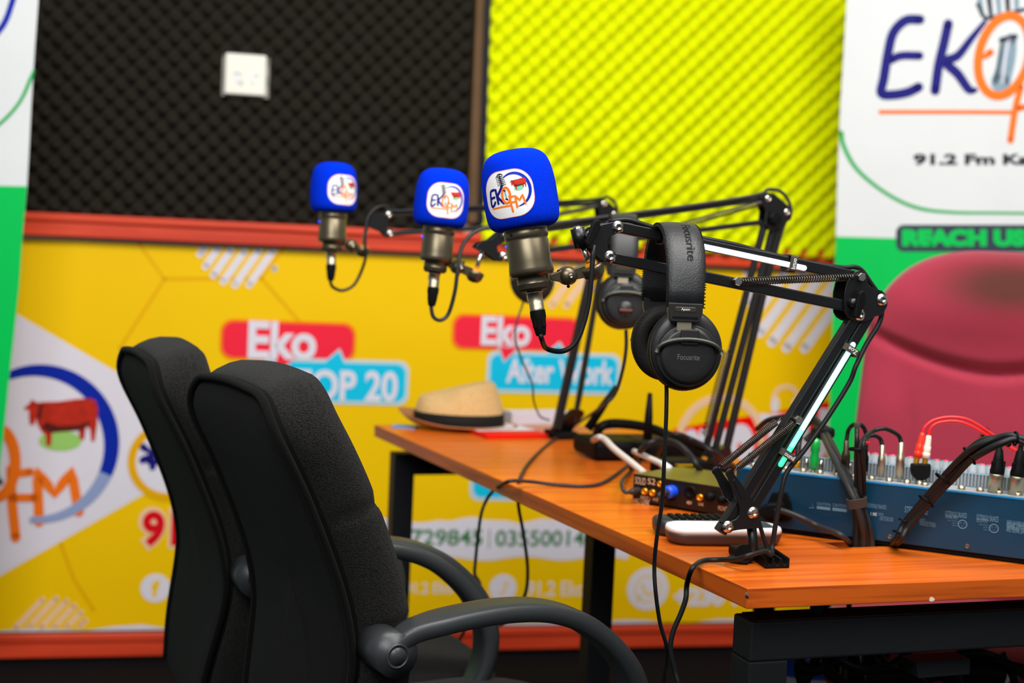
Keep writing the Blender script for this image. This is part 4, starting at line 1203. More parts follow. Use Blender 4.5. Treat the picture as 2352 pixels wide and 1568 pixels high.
# ------------------------------------------------------------------ headphones
def headphones(label, top, drop, ctr, cupc, axis, back_c, fm, s=1.0, brand=True):
    """top: 3d apex of the band; cupc/back_c: cup centres; axis: unit vector of the band plane (front to back)"""
    t = thing('headphones', label, 'headphones', top-Vector((0, 0, .19)))
    Z = Vector((0, 0, 1)); wdir = axis.cross(Z).normalized()
    if wdir.dot(CR) < 0: wdir = -wdir
    # headband sweep
    def band(p0, p1):
        pass
    mid = (cupc+back_c)/2; hf = (back_c-cupc).length/2; ax = (back_c-cupc); ax.z = 0; ax.normalize(); wdir2 = Vector((ax.y, -ax.x, 0))
    if wdir2.dot(CR) < 0: wdir2 = -wdir2
    zt = top.z; zb = fm  # z where the leather ends
    pts = []
    R1 = hf+.010; Hh = zt-zb
    for k in range(25):
        a = PI*k/24; r_ = R1
        pts.append(Vector((mid.x, mid.y, 0))-wdir2*.0065-ax*(r_*math.cos(a)*(1.0 if True else 1))+Z*(zb+Hh*math.sin(a)**.75))
    m_ = MB()
    n_ = len(pts); W0 = .0215; T0 = .0035
    cs = [(-W0, 0), (-W0*.93, T0), (-W0*.5, T0*1.35), (0, T0*1.45), (W0*.5, T0*1.35), (W0*.93, T0), (W0, 0), (W0*.9, -T0), (0, -T0*1.3), (-W0*.9, -T0)]
    vs = []
    for i, p in enumerate(pts):
        tt = (pts[min(n_-1, i+1)]-pts[max(0, i-1)]).normalized(); nn = wdir2.cross(tt).normalized()
        if nn.dot(p-Vector((mid.x, mid.y, zb))) < 0: nn = -nn
        k = 1+.06*math.sin(PI*i/(n_-1))
        for x, y in cs: vs.append(p+wdir2*x*k+nn*y)
    c_ = len(cs); fs = [[i*c_+k, i*c_+(k+1) % c_, (i+1)*c_+(k+1) % c_, (i+1)*c_+k] for i in range(n_-1) for k in range(c_)]
    fs += [list(range(c_))[::-1], [(n_-1)*c_+k for k in range(c_)]]
    m_.add(vs, fs, leather, True); hb = m_.build('headband', t)
    for sx in (-1, 1):
        m_ = MB()
        for i in range(n_-1):
            for q in range(5):
                f_ = q/5; p = pts[i].lerp(pts[i+1], f_); tt = (pts[i+1]-pts[i]).normalized(); nn = wdir2.cross(tt).normalized()
                if nn.dot(p-Vector((mid.x, mid.y, zb))) < 0: nn = -nn
                m_.box(p+wdir2*sx*W0*.97+nn*.003, (.0014, .0030, .0012), soft_black, tt, wdir2, nn)
        m_.build('stitching', hb)
    if brand:
        m_ = MB(); i0 = 2
        def bf(x, y):
            f = 3.5+(x)*6; i = int(f); p = pts[i].lerp(pts[min(n_-1, i+1)], f-i); tt = (pts[i+1]-pts[i]).normalized(); nn = wdir2.cross(tt).normalized()
            if nn.dot(p-Vector((mid.x, mid.y, zb))) < 0: nn = -nn
            return p+wdir2*(y*.010+.001)+nn*.0056
        vs_, f2 = textmesh('Focusrite', 0)
        m_.add([bf(1-v[0], v[1]) for v in vs_], f2, soft_black); m_.build('lettering', hb)
    for side, cc in ((-1, cupc), (1, back_c)):
        out = ax*side; e = pts[0] if side < 0 else pts[-1]
        upz = Z
        # slider block
        m_ = MB(); base = Vector((e.x, e.y, zb)); 
        trap = [(-.0195, .0045), (.0195, .0045), (.0195, -.006), (.0170, -.0150), (.0155, -.0165), (-.0155, -.0165), (-.0170, -.0150), (-.0195, -.006)]
        m_.prism([base+wdir2*x+Z*z_ for x, z_ in trap], -.004, .0055, out, cupm, .0010)
        sl = m_.build('slider', t)
        m_ = MB(); m_.prism([base+wdir2*x+Z*(z_-.0115) for x, z_ in rrect(.029, .0025, .0012, 3)], .005, .0062, out, soft_black, .0003, 1)
        m_.prism([base+wdir2*x+Z*(z_-.0025) for x, z_ in rrect(.024, .0052, .0018, 3)], .005, .0060, out, gun_dark, .0003, 1)
        if brand and side < 0: m_.text('Apeov', -.005, -.0042, .010, .0034, white_print, lambda x, y: base+wdir2*x+Z*y+out*.0063, .01)
        m_.build('label_window', sl)
        m_ = MB(); m_.box(base+Z*-.0205+out*.0012, (.0165, .002, .012), nickel, wdir2, out, Z, .0003); m_.build('steel_band', t)
        # cup tilt frame
        C_ = cc
        m_ = MB()
        ypts = []
        Ry = .0368
        for k in range(17):
            a = math.radians(4+172*k/16); ypts.append(C_+wdir2*(Ry*math.cos(a))+Z*(.0185*math.sin(a)**.7-.006)+out*(.0135+.002*math.sin(a)))
        cs2 = [(-.0022, -.0035), (.0022, -.0035), (.0022, .0035), (-.0022, .0035)]
        vs = []
        for i, p in enumerate(ypts):
            tt = (ypts[min(16, i+1)]-ypts[max(0, i-1)]).normalized(); nn = out.cross(tt).normalized()
            for x, y in cs2: vs.append(p+nn*x+out*y)
        fs = [[i*4+k, i*4+(k+1) % 4, (i+1)*4+(k+1) % 4, (i+1)*4+k] for i in range(16) for k in range(4)]+[[0, 1, 2, 3], [64, 67, 66, 65]]
        m_.add(vs, fs, yoke_m, True)
        hub = [(-.0135, .0235), (.0135, .0235), (.0140, .012), (.018, .0095), (.012, .0065), (-.012, .0065), (-.018, .0095), (-.0140, .012)]
        m_.prism([C_+wdir2*x*.75+Z*z_ for x, z_ in hub], .010, .0165, out, dark_plastic, .001)
        yk = m_.build('yoke', t)
        m_ = MB(); m_.disc2(0, .0115, .0055, .0022, ink, lambda x, y: C_+wdir2*x+Z*y+out*.0169, 20)
        if brand: m_.text('R', -.001, .0104, .002, .0022, white_print, lambda x, y: C_+wdir2*x+Z*y+out*.0172, .01)
        m_.build('side_mark', yk)
        # shell, outer disc, pad
        m_ = MB(); m_.lathe([(0, .0132), (.020, .0132), (.028, .0128), (.0312, .0118), (.0318, .0100), (.033, .0095), (.0345, .010), (.0352, .0085), (.0356, .002)], C_-Z*.006, out, cupm, 48, X=wdir2, ell=1.0)
        sh = m_.build('ear_cup', t)
        if brand and side < 0:
            m_ = MB(); m_.text('Focusrite', -.0125, -.0025, .025, .0062, dim_print, lambda x, y: C_-Z*.008+wdir2*x+Z*y+out*.0136, 0); m_.build('lettering', sh)
        if not brand:
            m_ = MB(); m_.lathe([(.0, .017), (.010, .0165), (.0125, .0135)], C_-Z*.014, out, cupm, 24)
            m_.box(C_-Z*.016+out*.0172, (.020, .001, .0035), cup_red, wdir2, out, Z, .0004); m_.box(C_-Z*.022+out*.0160, (.012, .001, .003), cup_red, wdir2, out, Z, .0004); m_.build('bronze_badge', sh)
        m_ = MB(); m_.lathe([(.0, .002), (.030, .0035), (.0385, .0020), (.0408, -.001), (.0412, -.004), (.040, -.006)], C_-Z*.001, out, cupm, 56, X=wdir2, ell=1.11); m_.build('baffle_ring', t)
        m_ = MB(); m_.lathe([(.038, -.005), (.0412, -.008), (.0424, -.014), (.0415, -.020), (.0375, -.0245), (.030, -.0255), (.025, -.023), (.024, -.014), (.0, -.013)], C_-Z*.001, out, pad, 56, X=wdir2, ell=1.11); m_.build('ear_pad', t)
    return t


# near pair, hanging over the near arm
ap = A1(1572, 521)
axn = (P(1572, 600, 1.8)-P(1572, 600, 1.5)); axn.z = 0; axn.normalize()
dl = Matrix.Rotation(math.radians(9), 3, 'Z') @ axn
midc = Vector((ap.x, ap.y, 0))
cupF = P(1577, 803, 1.60); cupB = P(1524, 782, 1.745)
zl = P(1568, 703, 1.615).z
hp1 = headphones('near black over-ear headphones with a wide leather band, hanging on the lit arm', Vector((0, 0, P(1572, 521, 1.67).z)), 0, 0, cupF, dl, cupB, zl)
# second pair, behind
tpz = P(1430, 497, 2.33).z
hp2 = headphones('blurred black headphones hanging between the nearest microphone and the near headphones', Vector((0, 0, tpz)), 0, 0, P(1437, 688, 2.26), dl, P(1425, 690, 2.38), P(1432, 612, 2.3).z, brand=False)
hp3 = headphones('black headphones mostly hidden behind the body of the nearest microphone', Vector((0, 0, P(1228, 478, 2.7).z)), 0, 0, P(1223, 640, 2.66), dl, P(1221, 640, 2.79), P(1226, 572, 2.7).z, brand=False)
cable('black cord hanging from the near headphones past the desk edge to the floor', [P(1530, 872, 1.625), P(1531, 900, 1.625), P(1530, 960, 1.625), P(1526, 1050, 1.63), P(1521, 1150, 1.64), P(1508, 1240, 1.65), P(1503, 1300, 1.66), P(1506, 1360, 1.66), P(1516, 1430, 1.67), P(1530, 1480, 1.68), P(1531, 1520, 1.70), P(1524, 1580, 1.72), P(1530, 1800, 1.8), Vector((.36, 1.95, .01))], .0024, rubber, 'headphone_cable')
de = lambda px, py, z=.7535: onz(px, py, z)
cable('dark cord from the blurred headphones crossing the desk and dropping off its left edge', [P(1438, 758, 2.27), P(1438, 800, 2.28), P(1430, 850, 2.30), P(1412, 905, 2.36), P(1380, 935, 2.42), de(1330, 970, .77), de(1265, 1015), de(1215, 1062), de(1192, 1105), P(1189, 1135, 2.38), P(1192, 1170, 2.38), P(1203, 1230, 2.40), P(1212, 1310, 2.42), P(1204, 1370, 2.44), P(1172, 1418, 2.5), P(1100, 1500, 2.6), Vector((-.1, 2.85, .02))], .0030, rubber_grey, 'headphone_cable')
cable('dark cord lying across the desk and hanging from the left edge nearer the chairs', [de(1560, 1040), de(1500, 1036), de(1465, 1050), de(1430, 1078), de(1385, 1108), de(1340, 1116), de(1270, 1112), de(1210, 1105, .76), de(1165, 1106, .765), P(1130, 1130, 2.42), P(1108, 1170, 2.42), P(1098, 1230, 2.44), P(1090, 1310, 2.46), P(1080, 1420, 2.5), Vector((-.25, 2.7, .02))], .0030, rubber_grey, 'headphone_cable')
cable('thin dark cord hanging from the hidden headphones in front of the blue bubble', [P(1206, 672, 2.67), P(1200, 700, 2.67), P(1187, 740, 2.66), P(1184, 780, 2.66), P(1200, 830, 2.68), P(1222, 880, 2.7), P(1226, 920, 2.72), de(1240, 955, .80), de(1262, 965, .79)], .0018, rubber_grey, 'headphone_cable')

# ------------------------------------------------------------------ black office chairs
PROF = [(-.012, .972), (0, .945), (.006, .90), (.046, .82), (.088, .72), (.105, .65), (.104, .60), (.090, .52), (.083, .46), (.080, .43)]
PV = [Vector((x, 0, z)) for x, z in PROF]
PC, _ = catmull(PV, 1, 12)


def prof_at(z):
    for a, b in zip(PC, PC[1:]):
        if b.z <= z <= a.z:
            f = (z-b.z)/(a.z-b.z+1e-9); t_ = (a-b).normalized(); return b.lerp(a, f), Vector((t_.z, 0, -t_.x))
    p = PC[0] if z > PC[0].z else PC[-1]; return Vector((p.x, 0, z)), Vector((1, 0, 0))


def chair(label, p_top, depth_top, ang):
    """p: world xy of the back's top rear middle; ang: facing direction"""
    f = Vector((math.cos(ang), math.sin(ang), 0)); l = Vector((-f.y, f.x, 0)); Z = Vector((0, 0, 1))
    O = Vector((p_top.x, p_top.y, 0))+f*.30
    t = thing('office_chair', label, 'office chair', O, rz=ang)
    def w(s, y, z): return O+f*(s-.30)+l*y+Z*z
    out = []   # outline of the back (y, z)
    zt_, zb_ = .945, .44
    HW = .160
    def hw(z):  # half width: narrower at the bottom
        return HW-(.05*max(0, (.62-z)/.18)**1.5)
    # rounded top corners
    N_ = 14; r_ = .078
    right = [(-(hw(z)), z) for z in [zb_+(zt_-r_-zb_)*i/60 for i in range(61)]]
    corner = [(-(HW-r_)-r_*math.cos(a), zt_-r_+r_*math.sin(a)) for a in [PI/2*i/10 for i in range(1, 11)]]
    topl = [(-(HW-r_)+2*(HW-r_)*i/12, zt_+.004*math.sin(PI*i/12)) for i in range(1, 12)]
    c2_ = [(-y, z) for y, z in corner[::-1]]; left = [(-y, z) for y, z in right[::-1]]
    out = right+corner+topl+c2_+left
    bot = [(hw(zb_)-2*hw(zb_)*i/10, zb_-.012*math.sin(PI*i/10)) for i in range(1, 10)]
    out = out+bot
    zc = .70; n_ = len(out)

    def ringset(rings, mat_, name, groove=False):
        m_ = MB(); vs = []
        for (sc_, n0) in rings:
            for (y, z) in out:
                yy = y*sc_; zz = zc+(z-zc)*(1+(sc_-1)*(.35 if sc_ > 1 else 1))
                p, nn = prof_at(min(zz, .965)); k = n0
                tl = .26 if zz > .72 else max(-.15, .26-(.72-zz)*3.2)
                nn = Vector((1, 0, tl)).normalized()
                if groove:
                    for zg in (.80, .665): k -= 0; yy *= 1-(.035*math.exp(-((zz-zg)/.005)**2) if n0 > .02 else 0); k -= .008*math.exp(-((zz-zg)/.005)**2) if n0 > .08 else 0
                q = w(p.x, yy, zz)+(f*nn.x+Z*nn.z)*k
                vs.append(q)
        fs = [[i*n_+k, i*n_+(k+1) % n_, (i+1)*n_+(k+1) % n_, (i+1)*n_+k] for i in range(len(rings)-1) for k in range(n_)]
        m_.add(vs, fs, mat_, True); return m_.build(name, t)
    ringset([(0.001, -.004), (.3, -.004), (.6, -.003), (.85, -.002), (.96, 0), (.99, .004), (1.0, .012)], fabric_back, 'back_panel')
    m_ = MB(); pp = []
    for (y, z) in out[2:-11]:
        p, nn = prof_at(min(z, .965)); nn = Vector((1, 0, .2)).normalized(); pp.append(w(p.x, y*1.005, zc+(z-zc)*1.005)+(f*nn.x+Z*nn.z)*.000)
    m_.tube(pp, .0052, fabric_back, 8, res=1); m_.build('piping', t)
    m_ = ringset([(.985, .010), (1.02, .013), (1.06, .026), (1.085, .042), (1.08, .058), (1.04, .072), (.97, .081), (.85, .086), (.6, .088), (.3, .088), (.001, .088)], fabric, 'back_cushion', True)
    # seat
    m_ = MB(); so = rrect(.46, .40, .12, 8)
    vs = []; rr_ = [(.2, .395), (.8, .395), (.96, .400), (1.0, .42), (1.01, .445), (.97, .468), (.88, .480), (.6, .486), (.001, .486)]
    rr_ = [(.001, .395)]+rr_
    for sc_, z in rr_:
        for (x, y) in so: vs.append(O+f*(x*sc_+.03)+l*(y*sc_)+Z*(z-.0*x))
    ns = len(so); m_.add(vs, [[i*ns+k, i*ns+(k+1) % ns, (i+1)*ns+(k+1) % ns, (i+1)*ns+k] for i in range(len(rr_)-1) for k in range(ns)], fabric, True)
    m_.build('seat', t)
    # arms
    for sd in (-1, 1):
        Y = sd*(.205 if sd < 0 else .186)
        path = [(.10, .655), (.125, .672), (.155, .680), (.205, .686), (.26, .688), (.315, .682), (.365, .664), (.41, .632), (.445, .590), (.462, .540), (.455, .49), (.425, .445), (.38, .41), (.32, .395)]
        pts = [Vector((s, 0, z)) for s, z in path]; pts, _r = catmull(pts, 1, 5)
        wds = [.030 if i < 6 else .050 for i in range(len(pts))]
        pts = [Vector((p.x+.030, 0, p.z)) for p in pts]
        m_ = MB(); cs = []
        for k in range(14):
            a = 2*PI*k/14; cs.append((abs(math.cos(a))**.5*math.copysign(1, math.cos(a)), abs(math.sin(a))**.5*math.copysign(1, math.sin(a))))
        vs = []; nP = len(pts)
        for i, p in enumerate(pts):
            u_ = i/(nP-1); wd2 = .017+.009*min(1, max(0, (u_-.05)/.12)); wd2 -= .006*max(0, (u_-.75)/.25)
            th2 = .0105+.0022*math.sin(PI*u_)
            tt = (pts[min(nP-1, i+1)]-pts[max(0, i-1)]).normalized(); nn = Vector((-tt.z, 0, tt.x))
            for x, y in cs:
                q = p+nn*(y*th2); vs.append(w(q.x, Y+x*wd2, q.z))
        cN = len(cs); m_.add(vs, [[i*cN+k, i*cN+(k+1) % cN, (i+1)*cN+(k+1) % cN, (i+1)*cN+k] for i in range(nP-1) for k in range(cN)]+[list(range(cN)), [(nP-1)*cN+k for k in range(cN)]], poly, True)
        m_.tube([w(.135, Y-sd*.04, .652), w(.135, Y+sd*.016, .652)], .026, poly, 24, res=1)
        ar = m_.build('armrest', t)
        m_ = MB(); m_.lathe([(.015, 0), (.0145, .0015), (.012, .0018), (.012, .0005), (.0105, .0005), (.010, .0022), (.0, .0026)], w(.135, Y+sd*.016, .652), l*sd, poly, 24); m_.build('arm_cap', ar)
    # column and star base
    m_ = MB(); m_.tube([O+Z*.10, O+Z*.39], .026, soft_black, 16, res=1); m_.build('gas_column', t)
    m_ = MB(); m_.tube([w(.125, 0, .50), w(.125, 0, .42), w(.18, 0, .385), w(.33, 0, .385)], .018, soft_black, 10, res=3); m_.build('back_support', t)
    m_ = MB()
    for k in range(5):
        a = 2*PI*k/5+.3; d = f*math.cos(a)+l*math.sin(a); m_.tube([O+Z*.11, O+d*.15+Z*.10, O+d*.21+Z*.065], [.022, .018, .014], soft_black, 10, res=3)
    sb_ = m_.build('star_base', t)
    for k in range(5):
        a = 2*PI*k/5+.3; d = f*math.cos(a)+l*math.sin(a); m_ = MB(); c_ = O+d*.20+Z*.027
        m_.tube([c_-d.cross(Z)*.02, c_+d.cross(Z)*.02], .027, soft_black, 16, res=1); m_.build('caster', sb_)
    return t


def midtop(n, dn, f_, df): return (P(*n, dn)+P(*f_, df))/2


chair('near black fabric office chair seen from behind with a curved grey armrest', midtop((640, 940), 1.60, (420, 870), 1.87), 0, math.radians(31))
chair('second black fabric office chair, left of and behind the nearest chair', midtop((352, 835), 1.96, (274, 806), 2.23), 0, math.radians(25))

# ------------------------------------------------------------------ burgundy chair
bc = P(2285, 800, 2.72); fdir = (Vector((0.15, 1.2, 0))-Vector((bc.x, bc.y, 0))).normalized(); lf = Vector((-fdir.y, fdir.x, 0))
if lf.dot(CR) > 0: pass
rt_ = lf if lf.dot(CR) > 0 else -lf
t = thing('executive_chair', 'burgundy high-back executive chair behind the blue mixer', 'office chair', Vector((bc.x, bc.y, 0))+fdir*.25)
m_ = MB()
ol = []
ztp = P(2260, 578, 2.72).z; zbt = .50
hwid = .262
for (px, py) in ((1962, 1110), (1968, 1000), (1976, 930), (1986, 850), (1998, 760), (2010, 715), (2030, 680), (2058, 645), (2095, 615), (2140, 594), (2190, 582), (2240, 578)):
    h_ = hit(px, py, bc, fdir); ol.append(((h_-bc).dot(rt_), h_.z))
cxm = 0
left = [(-.255, .46), (-.275, .60)]+ol
full = left+[(0, ztp+.0)]+[(-x, z) for x, z in left[::-1]]
pv = [Vector((x, z, 0)) for x, z in full]; pcs, _ = catmull(pv, 1, 4); full = [(p.x, p.y) for p in pcs]
n_ = len(full)
def bl_shape(sc_, n0):
    vs = []
    zc = .82
    for (x, z) in full:
        xx = x*sc_; zz = zc+(z-zc)*sc_
        k = n0
        if n0 > .04:
            # head cushion bulge and a crease underneath it
            crease = 1.018-.075*math.cos(min(1, abs(xx)/.27)*PI/2)+0.0
            crease = .935+.085*(abs(xx)/.27)**1.7
            k += .035*math.exp(-((zz-1.06)/.075)**2)*max(0, 1-(xx/.27)**2)
            k -= .030*math.exp(-((zz-crease)/.011)**2)*max(0, 1-(xx/.25)**4)
            k += .012*math.exp(-((abs(xx)-.19)/.05)**2)*(1 if zz < .95 else 0)*min(1, max(0, (.95-zz)/.1))
            k -= .006*math.exp(-((abs(xx)-.145+.02*(zz-.7))/.012)**2)*(min(1, max(0, (.90-zz)/.06)))
        vs.append(Vector((bc.x, bc.y, 0))+rt_*xx+Vector((0, 0, zz))+fdir*k)
    return vs
rings = [(.001, -.04), (.6, -.04), (.95, -.03), (1.0, -.005), (1.005, .015), (.99, .035), (.965, .047)]+[(s_, .05) for s_ in [.93-.025*i for i in range(37)]]
vs = []
for sc_, n0 in rings: vs += bl_shape(max(sc_, .001), n0)
m_.add(vs, [[i*n_+k, i*n_+(k+1) % n_, (i+1)*n_+(k+1) % n_, (i+1)*n_+k] for i in range(len(rings)-1) for k in range(n_-1)]+[[i*n_+n_-1, i*n_, (i+1)*n_, (i+1)*n_+n_-1] for i in range(len(rings)-1)], burg, True)
bk = m_.build('backrest', t)
# dark worn head area as a stain in the cloth: driven by object position
nt = burg.node_tree; nn = nt.nodes; b_ = nn['Principled BSDF']
lk = b_.inputs['Base Color'].links[0].from_socket
tc = nn.new('ShaderNodeTexCoord'); mp = nn.new('ShaderNodeMapping'); mp.vector_type = 'POINT'
loc = WM[bk].inverted() @ (Vector((bc.x, bc.y, 1.10))+rt_*.03+fdir*.08)
sub = nn.new('ShaderNodeVectorMath'); sub.operation = 'SUBTRACT'; sub.inputs[1].default_value = loc
mul = nn.new('ShaderNodeVectorMath'); mul.operation = 'MULTIPLY'; mul.inputs[1].default_value = (1/.20, 1/.20, 1/.085)
ln_ = nn.new('ShaderNodeVectorMath'); ln_.operation = 'LENGTH'
ramp = nn.new('ShaderNodeValToRGB'); ramp.color_ramp.elements[0].position = .15; ramp.color_ramp.elements[0].color = (1, 1, 1, 1); ramp.color_ramp.elements[1].position = 1; ramp.color_ramp.elements[1].color = (0, 0, 0, 1)
ramp.color_ramp.interpolation = 'EASE'
mix = nn.new('ShaderNodeMix'); mix.data_type = 'RGBA'; mix.inputs[7].default_value = S(84, 44, 38)
nt.links.new(tc.outputs['Object'], sub.inputs[0]); nt.links.new(sub.outputs[0], mul.inputs[0]); nt.links.new(mul.outputs[0], ln_.inputs[0]); nt.links.new(ln_.outputs['Value'], ramp.inputs[0])
nt.links.new(ramp.outputs[0], mix.inputs[0]); nt.links.new(lk, mix.inputs[6]); nt.links.new(mix.outputs[2], b_.inputs['Base Color'])
sc = Vector((bc.x, bc.y, 0))+fdir*.25
m_ = MB(); so = rrect(.50, .46, .10, 8); rr_ = [(.001, .40), (.95, .40), (1, .43), (1.0, .47), (.94, .50), (.7, .51), (.001, .51)]; vs = []
for s_, z in rr_:
    for x, y in so: vs.append(sc+fdir*(x*s_)+lf*(y*s_)+Vector((0, 0, z)))
ns = len(so); m_.add(vs, [[i*ns+k, i*ns+(k+1) % ns, (i+1)*ns+(k+1) % ns, (i+1)*ns+k] for i in range(len(rr_)-1) for k in range(ns)], burg, True); m_.build('seat', t)
for sd in (-1, 1):
    m_ = MB(); m_.tube([sc+lf*sd*.29-fdir*.2+Vector((0, 0, .44)), sc+lf*sd*.31-fdir*.16+Vector((0, 0, .60)), sc+lf*sd*.31+Vector((0, 0, .66)), sc+lf*sd*.31+fdir*.15+Vector((0, 0, .62)), sc+lf*sd*.29+fdir*.18+Vector((0, 0, .44))], .02, soft_black, 10, res=5); m_.build('armrest', t)
m_ = MB(); m_.tube([sc+Vector((0, 0, .09)), sc+Vector((0, 0, .41))], .028, soft_black, 14, res=1); m_.build('gas_column', t)
m_ = MB()
for k in range(5):
    a = 2*PI*k/5; d = Vector((math.cos(a), math.sin(a), 0)); m_.tube([sc+Vector((0, 0, .10)), sc+d*.24+Vector((0, 0, .06))], [.022, .015], soft_black, 10, res=1); m_.ball(sc+d*.24+Vector((0, 0, .03)), .03, soft_black, seg=12)
m_.build('star_base', t)

# ------------------------------------------------------------------ mixer
ML = onz(1748, 1207, .757); MR = onz(2352, 1285, .757); MX = (MR-ML); MX.z = 0; MX.normalize(); MY = Vector((-MX.y, MX.x, 0))   # MY away from the camera
mo = ML-MX*.040; mo.z = 0
MWID, MH, MDEP = .92, .081, .40
mt = thing('audio_mixer', 'blue audio mixing console with rows of small knobs, lying on the desk', 'audio mixer', mo+MX*MWID/2+MY*.2+Vector((0, 0, .75)))
def mp_(x, y, z): return mo+MX*x+MY*y+Vector((0, 0, z))
mb = MB()
# case profile: rear panel, flat connector shelf, sloped control panel
prf = [(0, .757), (0, .835), (.052, .835), (.052, .850), (MDEP, .79), (MDEP, .757)]
mb.prism([mp_(0, y, z) for y, z in prf], .0, MWID, MX, mixer_blue, .0015)
case = mb.build('case', mt)
mb = MB(); mb.box(mp_(MWID/2, .02, .7538), (MWID-.02, .03, .0072), soft_black, MX, MY, bev=.002); mb.box(mp_(MWID/2, MDEP-.03, .7538), (MWID-.02, .03, .0072), soft_black, MX, MY, bev=.002); mb.build('foot_rail', mt)
mb = MB(); mb.box(mp_(MWID/2, .001, .8345), (MWID, .003, .002), mixer_edge, MX, MY); mb.build('bright_edge', case)
mb = MB(); mb.box(mp_(MWID/2, .027, .8355), (MWID-.02, .046, .0012), mixer_grey, MX, MY); mb.prism([mp_(.01, y, z) for y, z in ((.049, .835), (.049, .8535), (MDEP-.01, .793), (MDEP-.01, .7895), (.053, .850), (.053, .835))], 0, MWID-.02, MX, mixer_grey)
for i in range(200): mb.box(mp_(.02+i*.0044, .0475, .8455), (.0022, .004, .017), knob_grey, MX, MY)
mb.box(mp_(MWID/2, .05, .8535), (MWID-.02, .006, .0012), print_grey, MX, MY); mb.build('control_surface', case)
# printing on the panel
mb = MB(); pf = lambda x, y: mo+MX*x+Vector((0, 0, y))-MY*.0006
def mpx(px, py): h = hit(px, py, mo, MY); return ((h-mo).dot(MX), h.z)
def mtext(txt, x0, y0, x1, y1, m=print_grey):
    a = mpx(x0, y1); b = mpx(x1, y0); mb.text(txt, a[0], a[1], b[0]-a[0], b[1]-a[1], m, pf, 0)
a = mpx(1859, 1165); mb.ribbon([(a[0], a[1]), (a[0]+.006, a[1]), (a[0]+.003, a[1]+.0065)], .001, print_grey, pf, closed=True, res=1)
for (x0, y0, x1, y1) in ((1876, 1155, 1908, 1168), (1912, 1158, 1946, 1172)):
    a = mpx(x0, y1); b = mpx(x1, y0); h_ = b[1]-a[1]
    mb.poly([pf(a[0], a[1]), pf(b[0], a[1]), pf(b[0], a[1]+h_*.4), pf(a[0], a[1]+h_*.4)], print_grey); mb.text('CAUTION', a[0], a[1]+h_*.55, (b[0]-a[0]), h_*.4, print_grey, pf)
mtext('ELECTRONICALLY BALANCED', 1990, 1160, 2036, 1164); mtext('1. INS', 2000, 1177, 2014, 1183, white_print); mtext('SIGNAL', 2017, 1178, 2030, 1182); mtext('CONNECT THE SIGNAL GROUND', 2020, 1188, 2052, 1194)
mtext('STEREO LINE', 2078, 1168, 2132, 1176); mtext('2. INS', 2096, 1191, 2108, 1197, white_print); mtext('OUTPUTS', 2112, 1192, 2126, 1197); mtext('UNBALANCED TIP SIGNAL', 2112, 1200, 2150, 1206)
mtext('ELECTRONICALLY BALANCED', 2171, 1178, 2221, 1184); mtext('CHANNEL INPUTS', 2171, 1185, 2201, 1189)
mtext('ELECTRONICALLY BALANCED', 2243, 1186, 2294, 1193); mtext('L/R OUTPUTS', 2243, 1192, 2268, 1198)
for i, s_ in enumerate(('WHEN AN UNBALANCED', 'CONNECT THE SIGNAL', 'TERMINAL AND THE COLD', 'AND SIGNAL GROUND')): mtext(s_, 2312-i*.4, 1199+i*5.6, 2362+i*2, 1204+i*5.6)
for (px, py) in ((2211, 1203.5), (2283, 1213)):
    a = mpx(px, py); mb.ribbon([(a[0]+.0054*math.cos(2*PI*k/16), a[1]+.0054*math.sin(2*PI*k/16)) for k in range(16)], .0010, print_grey, pf, closed=True, res=2)
    for k in range(3): aa = -PI/2+k*2*PI/3; mb.ribbon([(a[0]+.0026*math.cos(aa)+.0008*math.cos(2*PI*j/8), a[1]+.0026*math.sin(aa)+.0008*math.sin(2*PI*j/8)) for j in range(8)], .0003, print_grey, pf, closed=True, res=1)
    for k, wn in enumerate(('SIGNAL GROUND', 'HOT', 'COLD')):
        yy = a[1]+.003-k*.003; mb.text(wn, a[0]-.019+(.006 if k else 0), yy-.0006, .0105-(.006 if k else 0), .0013, print_grey, pf); mb.ribbon([(a[0]-.008, yy), (a[0]-.0045, yy)], .0003, print_grey, pf, res=1)
mb.build('panel_print', case)
for (px, py) in ((1879, 1208), (2222, 1254), (2044, 1232), (2075, 1223)):
    a = mpx(px, py); mb = MB(); screw(mb, pf(*a), -MY, .0026, wood_box, .0012); mb.build('panel_screw', case)
# connector sockets on the shelf
k = 0
x_ = .03
kn = None
sock = None
for i in range(26):
    x = .02+i*.0235
    if sock is None:
        mb = MB(); mb.lathe([(.0048, 0), (.0048, .004), (.0036, .0045), (.0036, .002), (0, .002)], mp_(x, .016, .836), Vector((0, 0, 1)), nickel, 16); sock = mb.build('socket', mt); sx0 = x
    else:
        c = sock.copy(); COL.objects.link(c); c.location = c.location+MX*(x-sx0)
